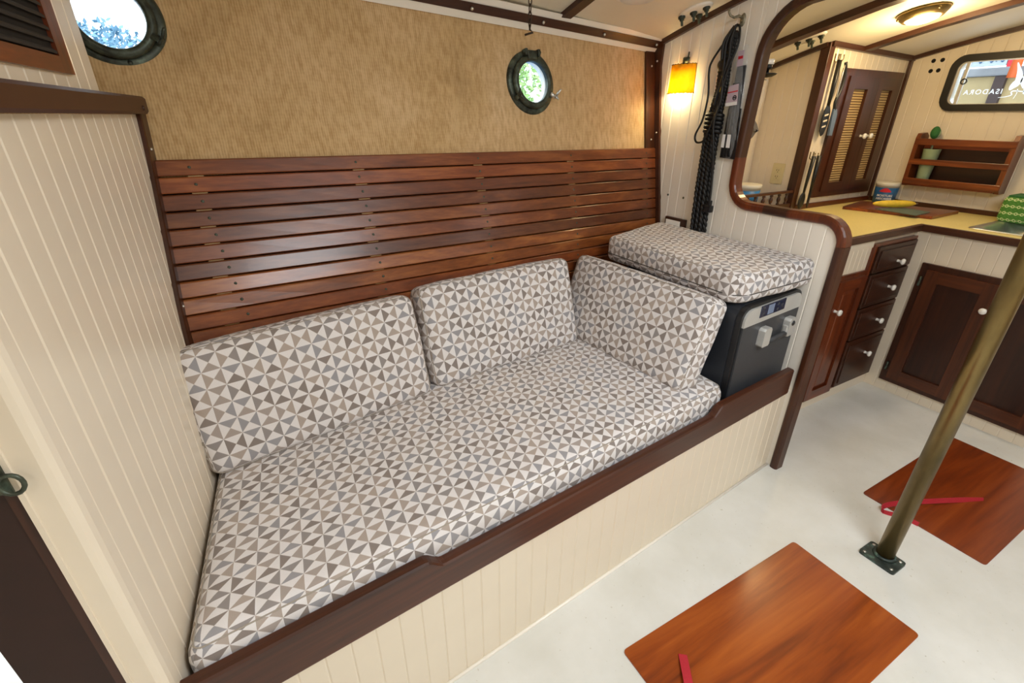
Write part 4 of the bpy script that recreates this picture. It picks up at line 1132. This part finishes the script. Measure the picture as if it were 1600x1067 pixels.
text_mesh('boat_name', 'ISADORA', .0325, 'decal', gw, fwd, .0004, True, space=1.28)
def swoosh(pts, ws, th=.0006):
    vs = []; fs = []; P = smooth([(y-1.1, z-1.57, 0) for y, z in pts], 6); n = len(P)
    for i, p in enumerate(P):
        t = (P[min(i+1, n-1)]-P[max(i-1, 0)]).normalized(); b = Vector((-t.y, t.x, 0)); w = interp(i/(n-1), ws)
        for sg in (1, -1):
            q = p+b*w*sg
            vs += [(.0168, q.x, q.y), (.0168+th, q.x, q.y)]
    for i in range(n-1):
        a = 4*i; fs += [(a, a+2, a+6, a+4), (a+1, a+5, a+7, a+3), (a, a+4, a+5, a+1), (a+2, a+3, a+7, a+6)]
    fs += [(0, 1, 3, 2), (4*n-4, 4*n-2, 4*n-1, 4*n-3)]
    return MB().add(vs, fs).build('decal_stroke', 'decal', gw)
swoosh([(1.180, 1.655), (1.165, 1.625), (1.155, 1.60), (1.150, 1.57), (1.165, 1.545), (1.17, 1.53)], [(0, .002), (.4, .012), (.7, .016), (1, .003)])
swoosh([(1.130, 1.64), (1.120, 1.60), (1.125, 1.57), (1.105, 1.54), (1.110, 1.51)], [(0, .004), (.3, .014), (.7, .018), (1, .003)])
swoosh([(1.085, 1.66), (1.075, 1.61), (1.085, 1.57), (1.07, 1.53)], [(0, .004), (.4, .014), (1, .003)])
swoosh([(1.205, 1.497), (1.175, 1.500), (1.155, 1.508), (1.160, 1.520), (1.15, 1.526), (1.11, 1.522), (1.07, 1.525)], [(0, .001), (.5, .003), (1, .002)])
swoosh([(1.140, 1.535), (1.137, 1.515), (1.142, 1.49)], [(0, .002), (1, .001)])

# ------------------------------------------------------------------ galley: lower cabinets
gc = thing('drawer_cabinet', 'galley base cabinet with one door and a bank of four drawers', 'cabinet', (2.4, 1.105, 0))
def o2(x, y, z): return (x-2.4, y-1.105, z)
MB().box(o2(XB+.032, 1.115, 0), o2(XC-.012, 1.65, .885)).build('carcass', 'cream', gc)
MB().box(o2(XB+.032, 1.103, 0), o2(XC, 1.116, .065)).build('toe_board', 'cream', gc)
MB().box(o2(2.970, 1.103, .066), o2(XC+.004, 1.116, .885)).build('corner_stile', 'cream', gc)
MB().box(o2(XB+.032, 1.103, .846), o2(2.569, 1.116, .885)).build('top_rail', 'cream', gc)
def Pg(x, z, d): return (x-2.4, -d-.0, z)
x = 2.569
while x > XB+.05: a = max(XB+.032, x-.040); plank(gc, 'cream', Pg, a, x, lambda u: .737, lambda u: .846, g=.002); x = a
cf = MB()
for a, b in (((2.569, 1.095, .066), (2.596, 1.118, .860)), ((2.960, 1.095, .066), (2.972, 1.118, .860)), ((2.596, 1.095, .846), (2.960, 1.118, .860)), ((2.596, 1.095, .066), (2.960, 1.118, .074))): cf.box(o2(*a), o2(*b))
cf.build('drawer_frame', 'wz', gc, (.75, .62, .55))
def knob(parent, loc, n=(0, -1, 0), mat='porcelain', s=1.0):
    zz = Vector(n); xx = Vector((0, 0, 1)); yy = zz.cross(xx)
    return MB().lathe([(p[0]*s, p[1]*s) for p in [(.008, 0), (.0065, .004), (.006, .012), (.009, .017), (.0145, .022), (.0155, .027), (.012, .032), (.00001, .0335)]], 18, frame(xx, yy, zz, loc)).build('knob', mat, parent)
def drawer(z0, z1, kz):
    x0, x1 = 2.600, 2.958
    r = MB().box(o2(x0, 1.084, z0), o2(x1, 1.110, z1), .003); d = r.build('drawer', 'dx', gc, (.85, .75, .72))
    c = d.location
    def q(x, y, z): return (x-2.4-c.x, y-1.105-c.y, z-c.z)
    MB().box(q(x0+.022, 1.079, z0+.020), q(x1-.022, 1.0845, z1-.020), .004).build('raised_panel', 'dx', d, (.8, .68, .64))
    knob(d, q(2.800, 1.0795, kz))
drawer(.716, .845, .757); drawer(.535, .706, .623); drawer(.354, .526, .441); drawer(.077, .345, .248)
def framed_door(parent, P, x0, x1, z0, z1, sw, mats, cols, kn, name='door', th=.018, panel='raised'):
    """P(x, z, d): stiles, rails and a field panel"""
    def bb(a, b, c, d, e, f): 
        m_ = MB(); m_.prism([(a, e), (b, e), (b, f), (a, f)], lambda x, q: P(x, c, q), lambda x, q: P(x, d, q)); return m_
    d = bb(x0, x0+sw, z0, z1, 0, th).build(name, mats[1], parent, cols[0]); off = d.location
    def bbo(a, b, c, dd, e, f):
        m_ = bb(a, b, c, dd, e, f); m_.v = [(v[0]-off.x, v[1]-off.y, v[2]-off.z) for v in m_.v]; return m_
    bbo(x1-sw, x1, z0, z1, 0, th).build('stile', mats[1], d, cols[0])
    bbo(x0+sw, x1-sw, z0, z0+sw, 0, th).build('rail', mats[0], d, cols[0]); bbo(x0+sw, x1-sw, z1-sw, z1, 0, th).build('rail', mats[0], d, cols[0])
    if panel == 'raised':
        pn = [(x0+sw, z0+sw, .006), (x1-sw, z0+sw, .006), (x1-sw, z1-sw, .006), (x0+sw, z1-sw, .006)]
        i = .022; inn = [(x0+sw+i, z0+sw+i, .013), (x1-sw-i, z0+sw+i, .013), (x1-sw-i, z1-sw-i, .013), (x0+sw+i, z1-sw-i, .013)]
        vs = [tuple(Vector(P(*p))-off) for p in pn+inn]; bk = [tuple(Vector(P(p[0], p[1], 0))-off) for p in pn]
        MB().add(vs+bk, [(4, 5, 6, 7)]+[(k, (k+1) % 4, (k+1) % 4+4, k+4) for k in range(4)]+[(8+k, 8+(k+1) % 4, (k+1) % 4, k) for k in range(4)]+[(11, 10, 9, 8)]).build('field_panel', mats[1], d, cols[1])
    elif panel == 'flat': bbo(x0+sw, x1-sw, z0+sw, z1-sw, 0, .006).build('field_panel', mats[1], d, cols[1])
    if kn: 
        p = Vector(P(kn[0], kn[1], th))-off; nn = (Vector(P(kn[0], kn[1], 1))-Vector(P(kn[0], kn[1], 0))); knob(d, p, nn)
    return d, off
MB().box(o2(XB+.05, 1.096, .066), o2(2.569, 1.118, .737)).build('door_frame', 'wz', gc, (.8, .68, .54))
framed_door(gc, lambda x, z, d: (x-2.4, -d-.009, z), 2.322, 2.556, .072, .715, .052, ('wx', 'wz'), ((.85, .70, .54), (.80, .64, .48)), (2.345, .573))
sc_ = thing('sink_cabinet', 'cream boarded sink cabinet with two dark panelled doors', 'cabinet', (XC, .7, 0))
def Ps(y, z, d): return (-d, y-.7, z)
MB().box((.010, -1.0, 0), (.58, .403, .76)).build('carcass', 'cream', sc_)
MB().box((.004, -1.0, .76), (.016, .403, .885)).build('carcass_rail', 'cream', sc_)
y = 1.105
while y > -.28: a = y-.0552; plank(sc_, 'cream', Ps, a, y, lambda u: 0.0, lambda u: .885, g=.002); y = a
dfr = MB(); 
for a, b in (((-.016, .375, .065), (.004, 1.033, .100)), ((-.016, .375, .700), (.004, 1.033, .736)), ((-.016, .995, .1), (.004, 1.033, .7)), ((-.016, .700, .1), (.004, .712, .7)), ((-.016, .375, .1), (.004, .392, .7))):
    dfr.box((a[0], a[1]-.7, a[2]), (b[0], b[1]-.7, b[2]))
dfr.build('door_frame', 'dz', sc_, (.9, .8, .75))
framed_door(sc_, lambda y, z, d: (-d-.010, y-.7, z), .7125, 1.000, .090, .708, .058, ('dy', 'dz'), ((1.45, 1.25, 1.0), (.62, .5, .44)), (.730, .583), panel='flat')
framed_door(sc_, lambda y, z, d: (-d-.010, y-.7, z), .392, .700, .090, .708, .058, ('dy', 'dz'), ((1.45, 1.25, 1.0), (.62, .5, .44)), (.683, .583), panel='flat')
for z in (.155, .645): MB().tube([(-.022, 1.016-.7, z-.024), (-.022, 1.016-.7, z+.024)], .006, 10).build('hinge', 'bronze', sc_)

# worktop with sink cut-out
wt = thing('worktop', 'L-shaped pale yellow laminate worktop with dark mahogany front edge', 'worktop', (2.9, 1.3, ZC))
def ow(x, y, z): return (x-2.9, y-1.3, z-ZC)
SX0, SX1, SY0, SY1 = 3.075, 3.465, .36, .93
m_ = MB(); zt_, zb_ = ZC, ZC-.028
for a, b in (((XB+.032, 1.105), (XC, YW)), ((XC, SY1), (XA, YW)), ((XC, -.3), (SX0, SY1)), ((SX1, -.3), (XA, SY1)), ((SX0, -.3), (SX1, SY0))): m_.box(ow(a[0], a[1], zb_), ow(b[0], b[1], zt_))
m_.build('laminate_top', 'yellow_top', wt)
MB().box(ow(XB+.032, 1.086, ZC-.031), ow(XC-.019, 1.106, ZC+.002), .002).build('edge_trim', 'dx', wt, (1.05, .98, .95))
MB().box(ow(XC-.020, -.3, ZC-.031), ow(XC, 1.106, ZC+.002), .002).build('edge_trim', 'dy', wt, (.9, .85, .85))
MB().box(ow(XG+.03, YW-.012, ZC), ow(XA, YW, ZC+.028), .002).build('back_trim', 'wx', wt, (.7, .55, .5))
MB().box(ow(XA-.012, -.3, ZC), ow(XA, YW-.012, ZC+.026), .002).build('back_trim', 'dy', wt, (.9, .85, .8))
sk = thing('sink', 'stainless steel sink set in the worktop by the green caddy', 'sink', (3.27, .645, ZC))
A = rrect(.645-.645-.305, .305, -.215, .215, .03); Bq = rrect(-.262, .262, -.172, .172, .06)
A = rrect(-.305, .305, -.215, .215, .03); n = len(A); lev = [(A, .0005), (A, .004), (rrect(-.272, .272, -.182, .182, .06), .004), (Bq, -.003), (rrect(-.252, .252, -.162, .162, .06), -.12), (rrect(-.21, .21, -.12, .12, .06), -.145)]
vs = []; fs = []
for P_, z in lev: vs += [(x, y, z) for y, x in P_]
for l in range(len(lev)-1):
    for i in range(n): fs.append((l*n+i, l*n+(i+1) % n, l*n+n+(i+1) % n, l*n+n+i))
fs.append(tuple(range((len(lev)-1)*n, len(lev)*n)))
bs = MB().add(vs, fs, False).build('basin', 'steel', sk, keep=True); bs.data.polygons.foreach_set('use_smooth', [True]*len(bs.data.polygons))
mods = bs.modifiers.new('thick', 'SOLIDIFY'); mods.thickness = .0012; mods.offset = -1

# ------------------------------------------------------------------ things on the worktop
cb = MB().prism([(3.061, 1.535), (3.160, 1.136), (3.491, 1.145), (3.385, 1.600)][::1], lambda x, y: (x, y, ZC+.0008), lambda x, y: (x, y, ZC+.016)).build('cutting_board', 'wx', None, (1.15, 1.05, .85)); tag(cb, 'brown wooden cutting board in the corner of the worktop', 'cutting board')
ct = MB().prism([(3.125, 1.395), (3.10, 1.185), (3.28, 1.195), (3.30, 1.320)], lambda x, y: (x, y, ZC+.0164), lambda x, y: (x, y, ZC+.020)).build('flexible_mat', 'mat', None); tag(ct, 'grey-green flexible mat lying under the banana', 'mat')
bn = thing('banana', 'yellow banana lying on the grey-green mat', 'banana', (3.24, 1.36, ZC+.022))
pts = [(-.098, .062, .020), (-.085, .056, .020), (-.06, .036, .020), (-.02, .006, .021), (.03, -.022, .021), (.075, -.044, .021), (.098, -.055, .021), (.106, -.060, .020)]
MB().tube(pts, [.004, .011, .0175, .020, .020, .0165, .009, .004], 12).build('fruit', 'banana', bn)
MB().tube([(.104, -.059, .020), (.116, -.064, .021)], .0045, 8).build('stem', 'bark', bn)
def tub(name, label, loc, r0_, r1_, h, lab, words=None):
    t = thing(name, label, 'tub', loc)
    MB().lathe([(.00001, 0), (r0_, 0), (r0_+.001, .004), (r1_, h*.84), (r1_+.001, h*.84)], 32).build('tub_body', 'tub', t)
    MB().lathe([(r1_-.002, h*.82), (r1_+.004, h*.82), (r1_+.005, h*.985), (r1_+.002, h), (.00001, h)], 32).build('lid', 'tub', t)
    rr0 = lerp(r0_, r1_, .05)+.0018; rr1 = lerp(r0_, r1_, .92)+.0018
    MB().lathe([(rr0-.001, h*.05), (rr0, h*.05), (rr1, h*.76), (rr1-.001, h*.76)], 32).build('wrap_label', lab, t)
    return t
tb = tub('label_tub', 'white lidded tub with blue and red printed label behind the banana', (3.50, 1.535, ZC+.0005), .052, .060, .128, 'navyblue')
def curved_text(body, size, z, r, ang, mat, parent, name):
    """lettering bent round a tub facing direction ang"""
    o = text_mesh(name, body, size, mat, parent, Matrix.Identity(4), .0003, True, align='CENTER')
    me = o.data
    for v in me.vertices:
        a = ang+v.co.x/r; rr = r+v.co.z+.0008
        v.co = Vector((rr*cos(a), rr*sin(a), z+v.co.y))
    return o
ang = math.atan2(-1.535, -3.50)
curved_text('MOISTURE', .0175, .046, .0585, ang, 'print', tb, 'lettering'); curved_text('ABSORBER', .0175, .028, .0570, ang, 'print', tb, 'lettering')
mb = MB(); vs = []; fs = []; N = 10
for k in range(N+1):
    a = ang-.55+1.0*k/N; w = .010*sin(pi*k/N)+.002; zc_ = .076+.008*sin(pi*k/N)
    for r_, z in ((.0602, zc_-w), (.0602, zc_+w), (.0612, zc_+w), (.0612, zc_-w)): vs.append((r_*cos(a), r_*sin(a), z))
for k in range(N):
    for q in range(4): fs.append((4*k+q, 4*k+(q+1) % 4, 4*k+4+(q+1) % 4, 4*k+4+q))
fs += [(0, 1, 2, 3), (4*N+3, 4*N+2, 4*N+1, 4*N)]
mb.add(vs, fs).build('red_flash', 'redprint', tb)
tub('blue_tub', 'white lidded tub with plain blue label behind the alcove rail', (2.57, 1.835, .918), .066, .076, .135, 'blue')
# green caddy
gk = thing('green_caddy', 'green chain-patterned fabric caddy beside the sink', 'caddy', (3.45, .835, ZC))
MB().box((-.055, -.155, .001), (.105, .125, .128), .02).build('caddy_body', 'chainprint', gk)
MB().box((-.045, -.145, .124), (.095, .112, .133), .004).build('caddy_lid', 'green', gk)

# spice rack on the aft wall
rk = thing('spice_rack', 'mahogany wall rack with three front rails above the worktop', 'rack', (XA, 1.235, 1.035))
for y, nm in ((1.452, 'side'), (1.026, 'side')):
    yy = y-1.235
    pl2 = [(0, .0), (-.078, .0), (-.090, .02), (-.098, .26), (-.088, .284), (-.03, .288), (0, .270)]
    MB().prism(pl2, lambda x, z: (x, yy-.011, z), lambda x, z: (x, yy+.011, z)).build('side', 'wz', rk, (.92, .92, .72))
for z0, z1, xo in ((.225, .258, -.100), (.120, .150, -.097), (.012, .045, -.092)):
    MB().box((xo, -.218, z0), (xo+.010, .226, z1), .002).build('rail', 'wy', rk, (.88, .86, .66))
MB().box((-.088, -.198, .004), (-.001, .206, .013)).build('shelf', 'wy', rk, (.8, .6, .5)); MB().box((-.010, -.198, .01), (-.001, .206, .225)).build('back_panel', 'dy', rk, (.5, .42, .4))
MB().box((-.012, -.198, .205), (-.001, .206, .240)).build('back_rail', 'wy', rk, (.85, .62, .52))
cu_ = thing('sage_cup', 'tall sage green cup standing in the left end of the rack', 'cup', (XA-.045, 1.385, 1.049))
MB().lathe([(.00001, 0), (.026, 0), (.028, .004), (.041, .185), (.043, .188), (.040, .189), (.027, .012), (.00001, .010)], 28).build('cup', 'sage', cu_)
br = thing('dish_brush', 'green dish brush standing in the sage cup', 'brush', (XA-.045, 1.385, 1.062))
MB().tube([(0, 0, .0), (-.004, .002, .12), (-.008, .006, .235)], .0055, 8).build('handle', 'sage', br)
MB().sphere((-.012, .010, .262), .026, 14, 10, (.8, .85, 1.25)).build('bristles', 'green', br)
MB().sphere((-.004, .004, .258), .022, 12, 8, (.55, .9, 1.2)).build('brush_head', 'sage', br)

# wall cupboard with cane panels
wcab = thing('cane_cupboard', 'dark mahogany wall cupboard with two cane-panelled doors', 'cupboard', (3.24, YW, .97))
def Pw(x, z, d): return (x-3.24, -d, z-.97)
def wbar(x0, x1, z0, z1, d0, d1): return MB().prism([(x0, d0), (x1, d0), (x1, d1), (x0, d1)], lambda x, d: Pw(x, z0, d), lambda x, d: Pw(x, z1, d))
CX0, CX1, CZ0, CZ1 = 2.915, 3.520, .976, 1.634
f_ = wbar(CX0, CX0+.055, CZ0, CZ1, -.004, .016)
for a in ((CX1-.035, CX1, CZ0, CZ1), (CX0+.055, CX1-.035, CZ0, CZ0+.030), (CX0+.055, CX1-.035, CZ1-.034, CZ1)):
    q = wbar(*a, -.004, .016); f_.add(q.v, q.f)
f_.build('frame', 'dz', wcab, (1.05, .9, .85))
def cane_door(x0, x1, px0, px1, kx):
    z0, z1 = CZ0+.031, CZ1-.035; pz0, pz1 = 1.055, 1.540
    d = wbar(x0, px0, z0, z1, 0, .024).build('door', 'dz', wcab, (.95, .8, .75)); off = d.location
    def wo(*a):
        q = wbar(*a); q.v = [(v[0]-off.x, v[1]-off.y, v[2]-off.z) for v in q.v]; return q
    wo(px1, x1, z0, z1, 0, .024).build('stile', 'dz', d, (.95, .8, .75)); wo(px0, px1, z0, pz0, 0, .024).build('rail', 'dx', d, (.95, .8, .75)); wo(px0, px1, pz1, z1, 0, .024).build('rail', 'dx', d, (.95, .8, .75))
    wo(px0, px1, pz0, pz1, 0, .008).build('cane_panel', 'cane', d)
    knob(d, Vector(Pw(kx, 1.303, .024))-off, (0, -1, 0))
cane_door(2.972, 3.262, 3.030, 3.165, 3.222); cane_door(3.264, 3.484, 3.312, 3.425, 3.288)

# utensils hanging beside the cupboard
def uhook(z, label):
    r = thing('utensil_hook', label, 'hook', (2.832, YW, z)); r.scale = (.75, .75, .75)
    for x in (-.020, .020):
        m_ = MB().box((x-.005, -.004, -.040), (x+.005, 0, .006), .0015); m_.tube([(x, -.003, -.036), (x, -.014, -.046), (x, -.030, -.042), (x, -.038, -.024), (x, -.036, -.006)], .0032, 8); m_.sphere((x, -.036, -.004), .005, 8, 6); m_.build('prong', 'brass', r)
    return r
uhook(1.690, 'upper brass double hook left of the cane cupboard'); uhook(1.222, 'lower brass double hook left of the cane cupboard')
def hang(name, label, top, build):
    t = thing(name, label, 'utensil', top); build(t); return t
def b1(t):
    MB().tube([(0, 0, .012), (-.001, -.002, -.10), (.002, 0, -.20)], [.012, .011, .008], 8).build('handle', 'black', t)
    poly = [(-.012, -.195), (.012, -.195), (.030, -.225), (.034, -.285), (.018, -.335), (0, -.345), (-.022, -.32), (-.028, -.26), (-.024, -.22)]
    MB().prism(poly, lambda x, z: (x, -.004, z), lambda x, z: (x, .000, z)).build('blade', 'black', t)
    for z in (-.248, -.276, -.304): MB().prism([(-.014, z), (.018, z+.006), (.018, z+.014), (-.014, z+.008)], lambda x, q: (x, -.0052, q), lambda x, q: (x, -.0038, q)).build('slot', 'cream', t)
hang('slotted_turner', 'black slotted turner hanging from the upper hook', (2.822, YW-.026, 1.652), b1)
def b2(t):
    MB().tube(smooth([(0, 0, .0), (.022, 0, -.06), (.020, 0, -.12), (-.002, 0, -.18), (.010, 0, -.22)], 5), [.008]*21, 8).build('whisk_handle', 'black', t)
    MB().tube([(0.0, 0, .0), (-.004, 0, -.06), (-.004, 0, -.14), (.008, 0, -.22)], .003, 6).build('loop_wire', 'steel', t)
    MB().prism([(-.004, -.215), (.022, -.215), (.036, -.24), (.040, -.345), (.010, -.345), (-.004, -.25)], lambda x, z: (x, -.006, z), lambda x, z: (x, .004, z)).build('blue_handle', 'bluehandle', t)
hang('blue_peeler', 'black wire tool with flat blue-grey handle hanging from the upper hook', (2.864, YW-.036, 1.655), b2)
def b3(t):
    MB().tube([(0, 0, .01), (-.006, 0, -.10), (-.010, 0, -.19)], [.011, .009, .006], 8).build('handle', 'black', t)
    MB().sphere((-.012, .0, -.226), .036, 14, 10, (.78, .22, 1.3)).build('bowl', 'black', t)
hang('black_spoon', 'black cooking spoon hanging from the lower hook', (2.812, YW-.028, 1.196), b3)
def b4(t):
    MB().tube([(0, 0, .01), (.002, 0, -.10), (.004, 0, -.18)], [.012, .010, .007], 8).build('handle', 'black', t)
    MB().prism([(-.006, -.175), (.012, -.175), (.014, -.25), (.006, -.27), (-.004, -.25)], lambda x, z: (x, -.003, z), lambda x, z: (x, .002, z)).build('blade', 'black', t)
hang('black_scraper', 'narrow black scraper hanging from the lower hook beside the spoon', (2.850, YW-.034, 1.198), b4)

# alcove: shelf, spindle rail, outlet
sf = thing('alcove_shelf', 'dark mahogany alcove shelf with turned spindle rail', 'shelf', (2.3, 1.665, ZC))
MB().box((XB+.032-2.3, -.004, -.03), (XG-2.3, .285, 0)).build('shelf_board', 'wx', sf, (.7, .55, .5))
MB().box((XB+.032-2.3, -.012, -.02), (XG-2.3+.008, .006, .040), .002).build('fiddle_board', 'dx', sf, (1.2, 1.1, 1.05))
MB().box((XB+.032-2.3, -.012, .098), (XG-2.3+.008, .006, .112), .002).build('top_rail', 'dx', sf, (1.2, 1.1, 1.05))
x = XG-.048
while x > XB+.05:
    MB().lathe([(.007, .038), (.009, .044), (.005, .050), (.0085, .060), (.010, .068), (.007, .080), (.005, .084), (.009, .090), (.007, .100)], 12, Matrix.Translation((x-2.3, -.003, 0))).build('spindle', 'dz', sf); x -= .068
ot = thing('outlet', 'ivory double outlet plate on the alcove wall', 'outlet', (XG, 1.775, 1.105))
MB().box((-.006, -.037, -.056), (0, .037, .056), .003).build('plate', 'ivory', ot)
MB().box((-.0085, -.017, -.034), (-.005, .017, .034), .0015).build('receptacle', 'ivory', ot)
for z in (-.018, .016):
    for y in (-.007, .005): MB().box((-.0092, y, z), (-.008, y+.0022, z+.008)).build('slot', 'dark', ot)
    MB().sphere((-.0085, -.001, z-.006), .0024, 8, 6, (.4, 1, 1)).build('ground_slot', 'dark', ot)
# small things just inside the opening
gm = thing('gimbal_dish', 'black dished lamp base on white cap at the top of the opening', 'lamp', (2.02, 1.456, 1.592))
MB().lathe([(.00001, -.045), (.020, -.042), (.036, -.034), (.040, -.030), (.036, -.028), (.00001, -.030)], 24).build('dish', 'black', gm)
MB().lathe([(.00001, -.032), (.007, -.032), (.007, -.012), (.016, -.012), (.016, .004), (.00001, .004)], 16).build('stem', 'black', gm)
MB().lathe([(.00001, .003), (.020, .003), (.020, .022), (.00001, .022)], 16).build('cap', 'porcelain', gm)
MB().box((-.165, -.008, .006), (0, .008, .020)).build('arm', 'black', gm)
sg_ = thing('clear_sleeve', 'small clear plastic sleeve hanging just inside the opening', 'bag', (2.0, 1.447, 1.49))
vs = []; fs = []
for k in range(9):
    t = k/8; w = lerp(.006, .012, sin(pi*t)); z = .05-.135*t; y = -.012+.020*t
    for q in range(6): a = 2*pi*q/6; vs.append((.010*cos(a)+.004*sin(5*t*pi), y+w*sin(a)+.004*sin(7*t), z))
for k in range(8):
    for q in range(6): fs.append((6*k+q, 6*k+(q+1) % 6, 6*k+6+(q+1) % 6, 6*k+6+q))
MB().add(vs, fs, True).build('sleeve', 'bag', sg_)
MB().box((-.17, -.010, .046), (.002, -.006, .052)).build('hanger', 'hookgrey', sg_)
pf_ = thing('cloth_pouch', 'grey-brown pointed cloth pouch hanging under the clear sleeve', 'pouch', (2.0, 1.468, 1.352))
poly = [(.04, .035), (.0, .040), (-.018, .022), (-.034, -.006), (-.022, -.012), (-.012, -.030), (.012, -.055), (.04, -.06)]
MB().prism(poly, lambda y, z: (-.014, y, z), lambda y, z: (.014, y, z)).build('pouch', 'grey', pf_)
MB().sphere((0, -.031, -.006), .006, 8, 6).build('tip_bead', 'dark', pf_)
MB().box((-.17, .020, .030), (.0, .024, .036)).build('hanger', 'hookgrey', pf_)

# ------------------------------------------------------------------ outside the windows
dk = thing('dock', 'pale concrete dock with a grey fender board outside the galley window', 'dock', (5.2, 2.0, 1.2))
MB().box((0, -2.4, -.6), (1.6, .60, .485)).build('dock_block', 'dock', dk); MB().box((-.05, -2.4, .487), (1.6, .60, .543), .01).build('fender_board', 'dockgrey', dk)
MB().box((-.04, -.27, -.6), (-.002, -.205, .485)).build('piling', 'dockbrown', dk)
sgn = thing('white_sign', 'white sign with blue scrawl on the dock', 'sign', (5.6, 2.1, 1.745))
MB().box((0, -.19, .04), (.03, .35, .6)).build('board', 'signwhite', sgn)
for k in range(7): MB().tube(smooth([(-.004, .30-.07*k, .07+.01*(k % 3)), (-.004, .28-.07*k, .10), (-.004, .26-.07*k, .065), (-.004, .245-.07*k, .09)], 4), .004, 5).build('scrawl', 'signblue', sgn)
MB().box((0, -.235, 0), (.03, -.195, .6)).build('post', 'redprint', sgn)
by = MB().tube([(5.08, 1.672, 1.665), (5.08, 1.672, 2.15)], .030, 16).build('orange_fender', 'orange', None); tag(by, 'upright orange fender hanging at the dock edge', 'fender')
wtr = MB().box((-8, 2.6, -.6), (20, 60, -.55)).build('water', 'signblue', None); tag(wtr, 'blue water outside the portholes', 'water', None, 'stuff')
def tree(x, y, z0, h, r, n, label, leafs, lm='leaf'):
    t = thing('tree', label, 'tree', (x, y, z0), group='trees across the water')
    MB().tube([(0, 0, 0), (.1, 0, h*.5), (0, 0, h*.9)], [.18, .12, .04], 8).build('trunk', 'bark', t)
    vs = []; fs = []; rnd = random.Random(int(x*10))
    for k in range(n):
        a, b = rnd.uniform(0, 2*pi), rnd.uniform(-1, 1); q = r*rnd.uniform(.3, 1)**.5; c = Vector((q*cos(a)*sqrt(1-b*b), q*sin(a)*sqrt(1-b*b), h*.62+q*b*1.35))
        u = Vector((rnd.gauss(0, 1), rnd.gauss(0, 1), rnd.gauss(0, 1))).normalized()*leafs; w = u.orthogonal().normalized()*leafs*.6
        i = len(vs); vs += [c-u, c+w, c+u, c-w]; fs.append((i, i+1, i+2, i+3))
    o = MB().add(vs, fs).build('foliage', lm, t); o['kind'] = 'stuff'
    return t
tree(4.95, 10.0, -.5, 4.6, 1.25, 3200, 'broad green tree seen through the right porthole', .08)
#tree(9.2, 11.5, -.5, 4.2, 1.5, 1200, 'smaller green tree just right of it beyond the right porthole', .09)
tree(-1.75, 14.0, -.45, 3.3, 1.15, 3500, 'pale blue-green tree low in the left porthole', .07, 'leafblue')
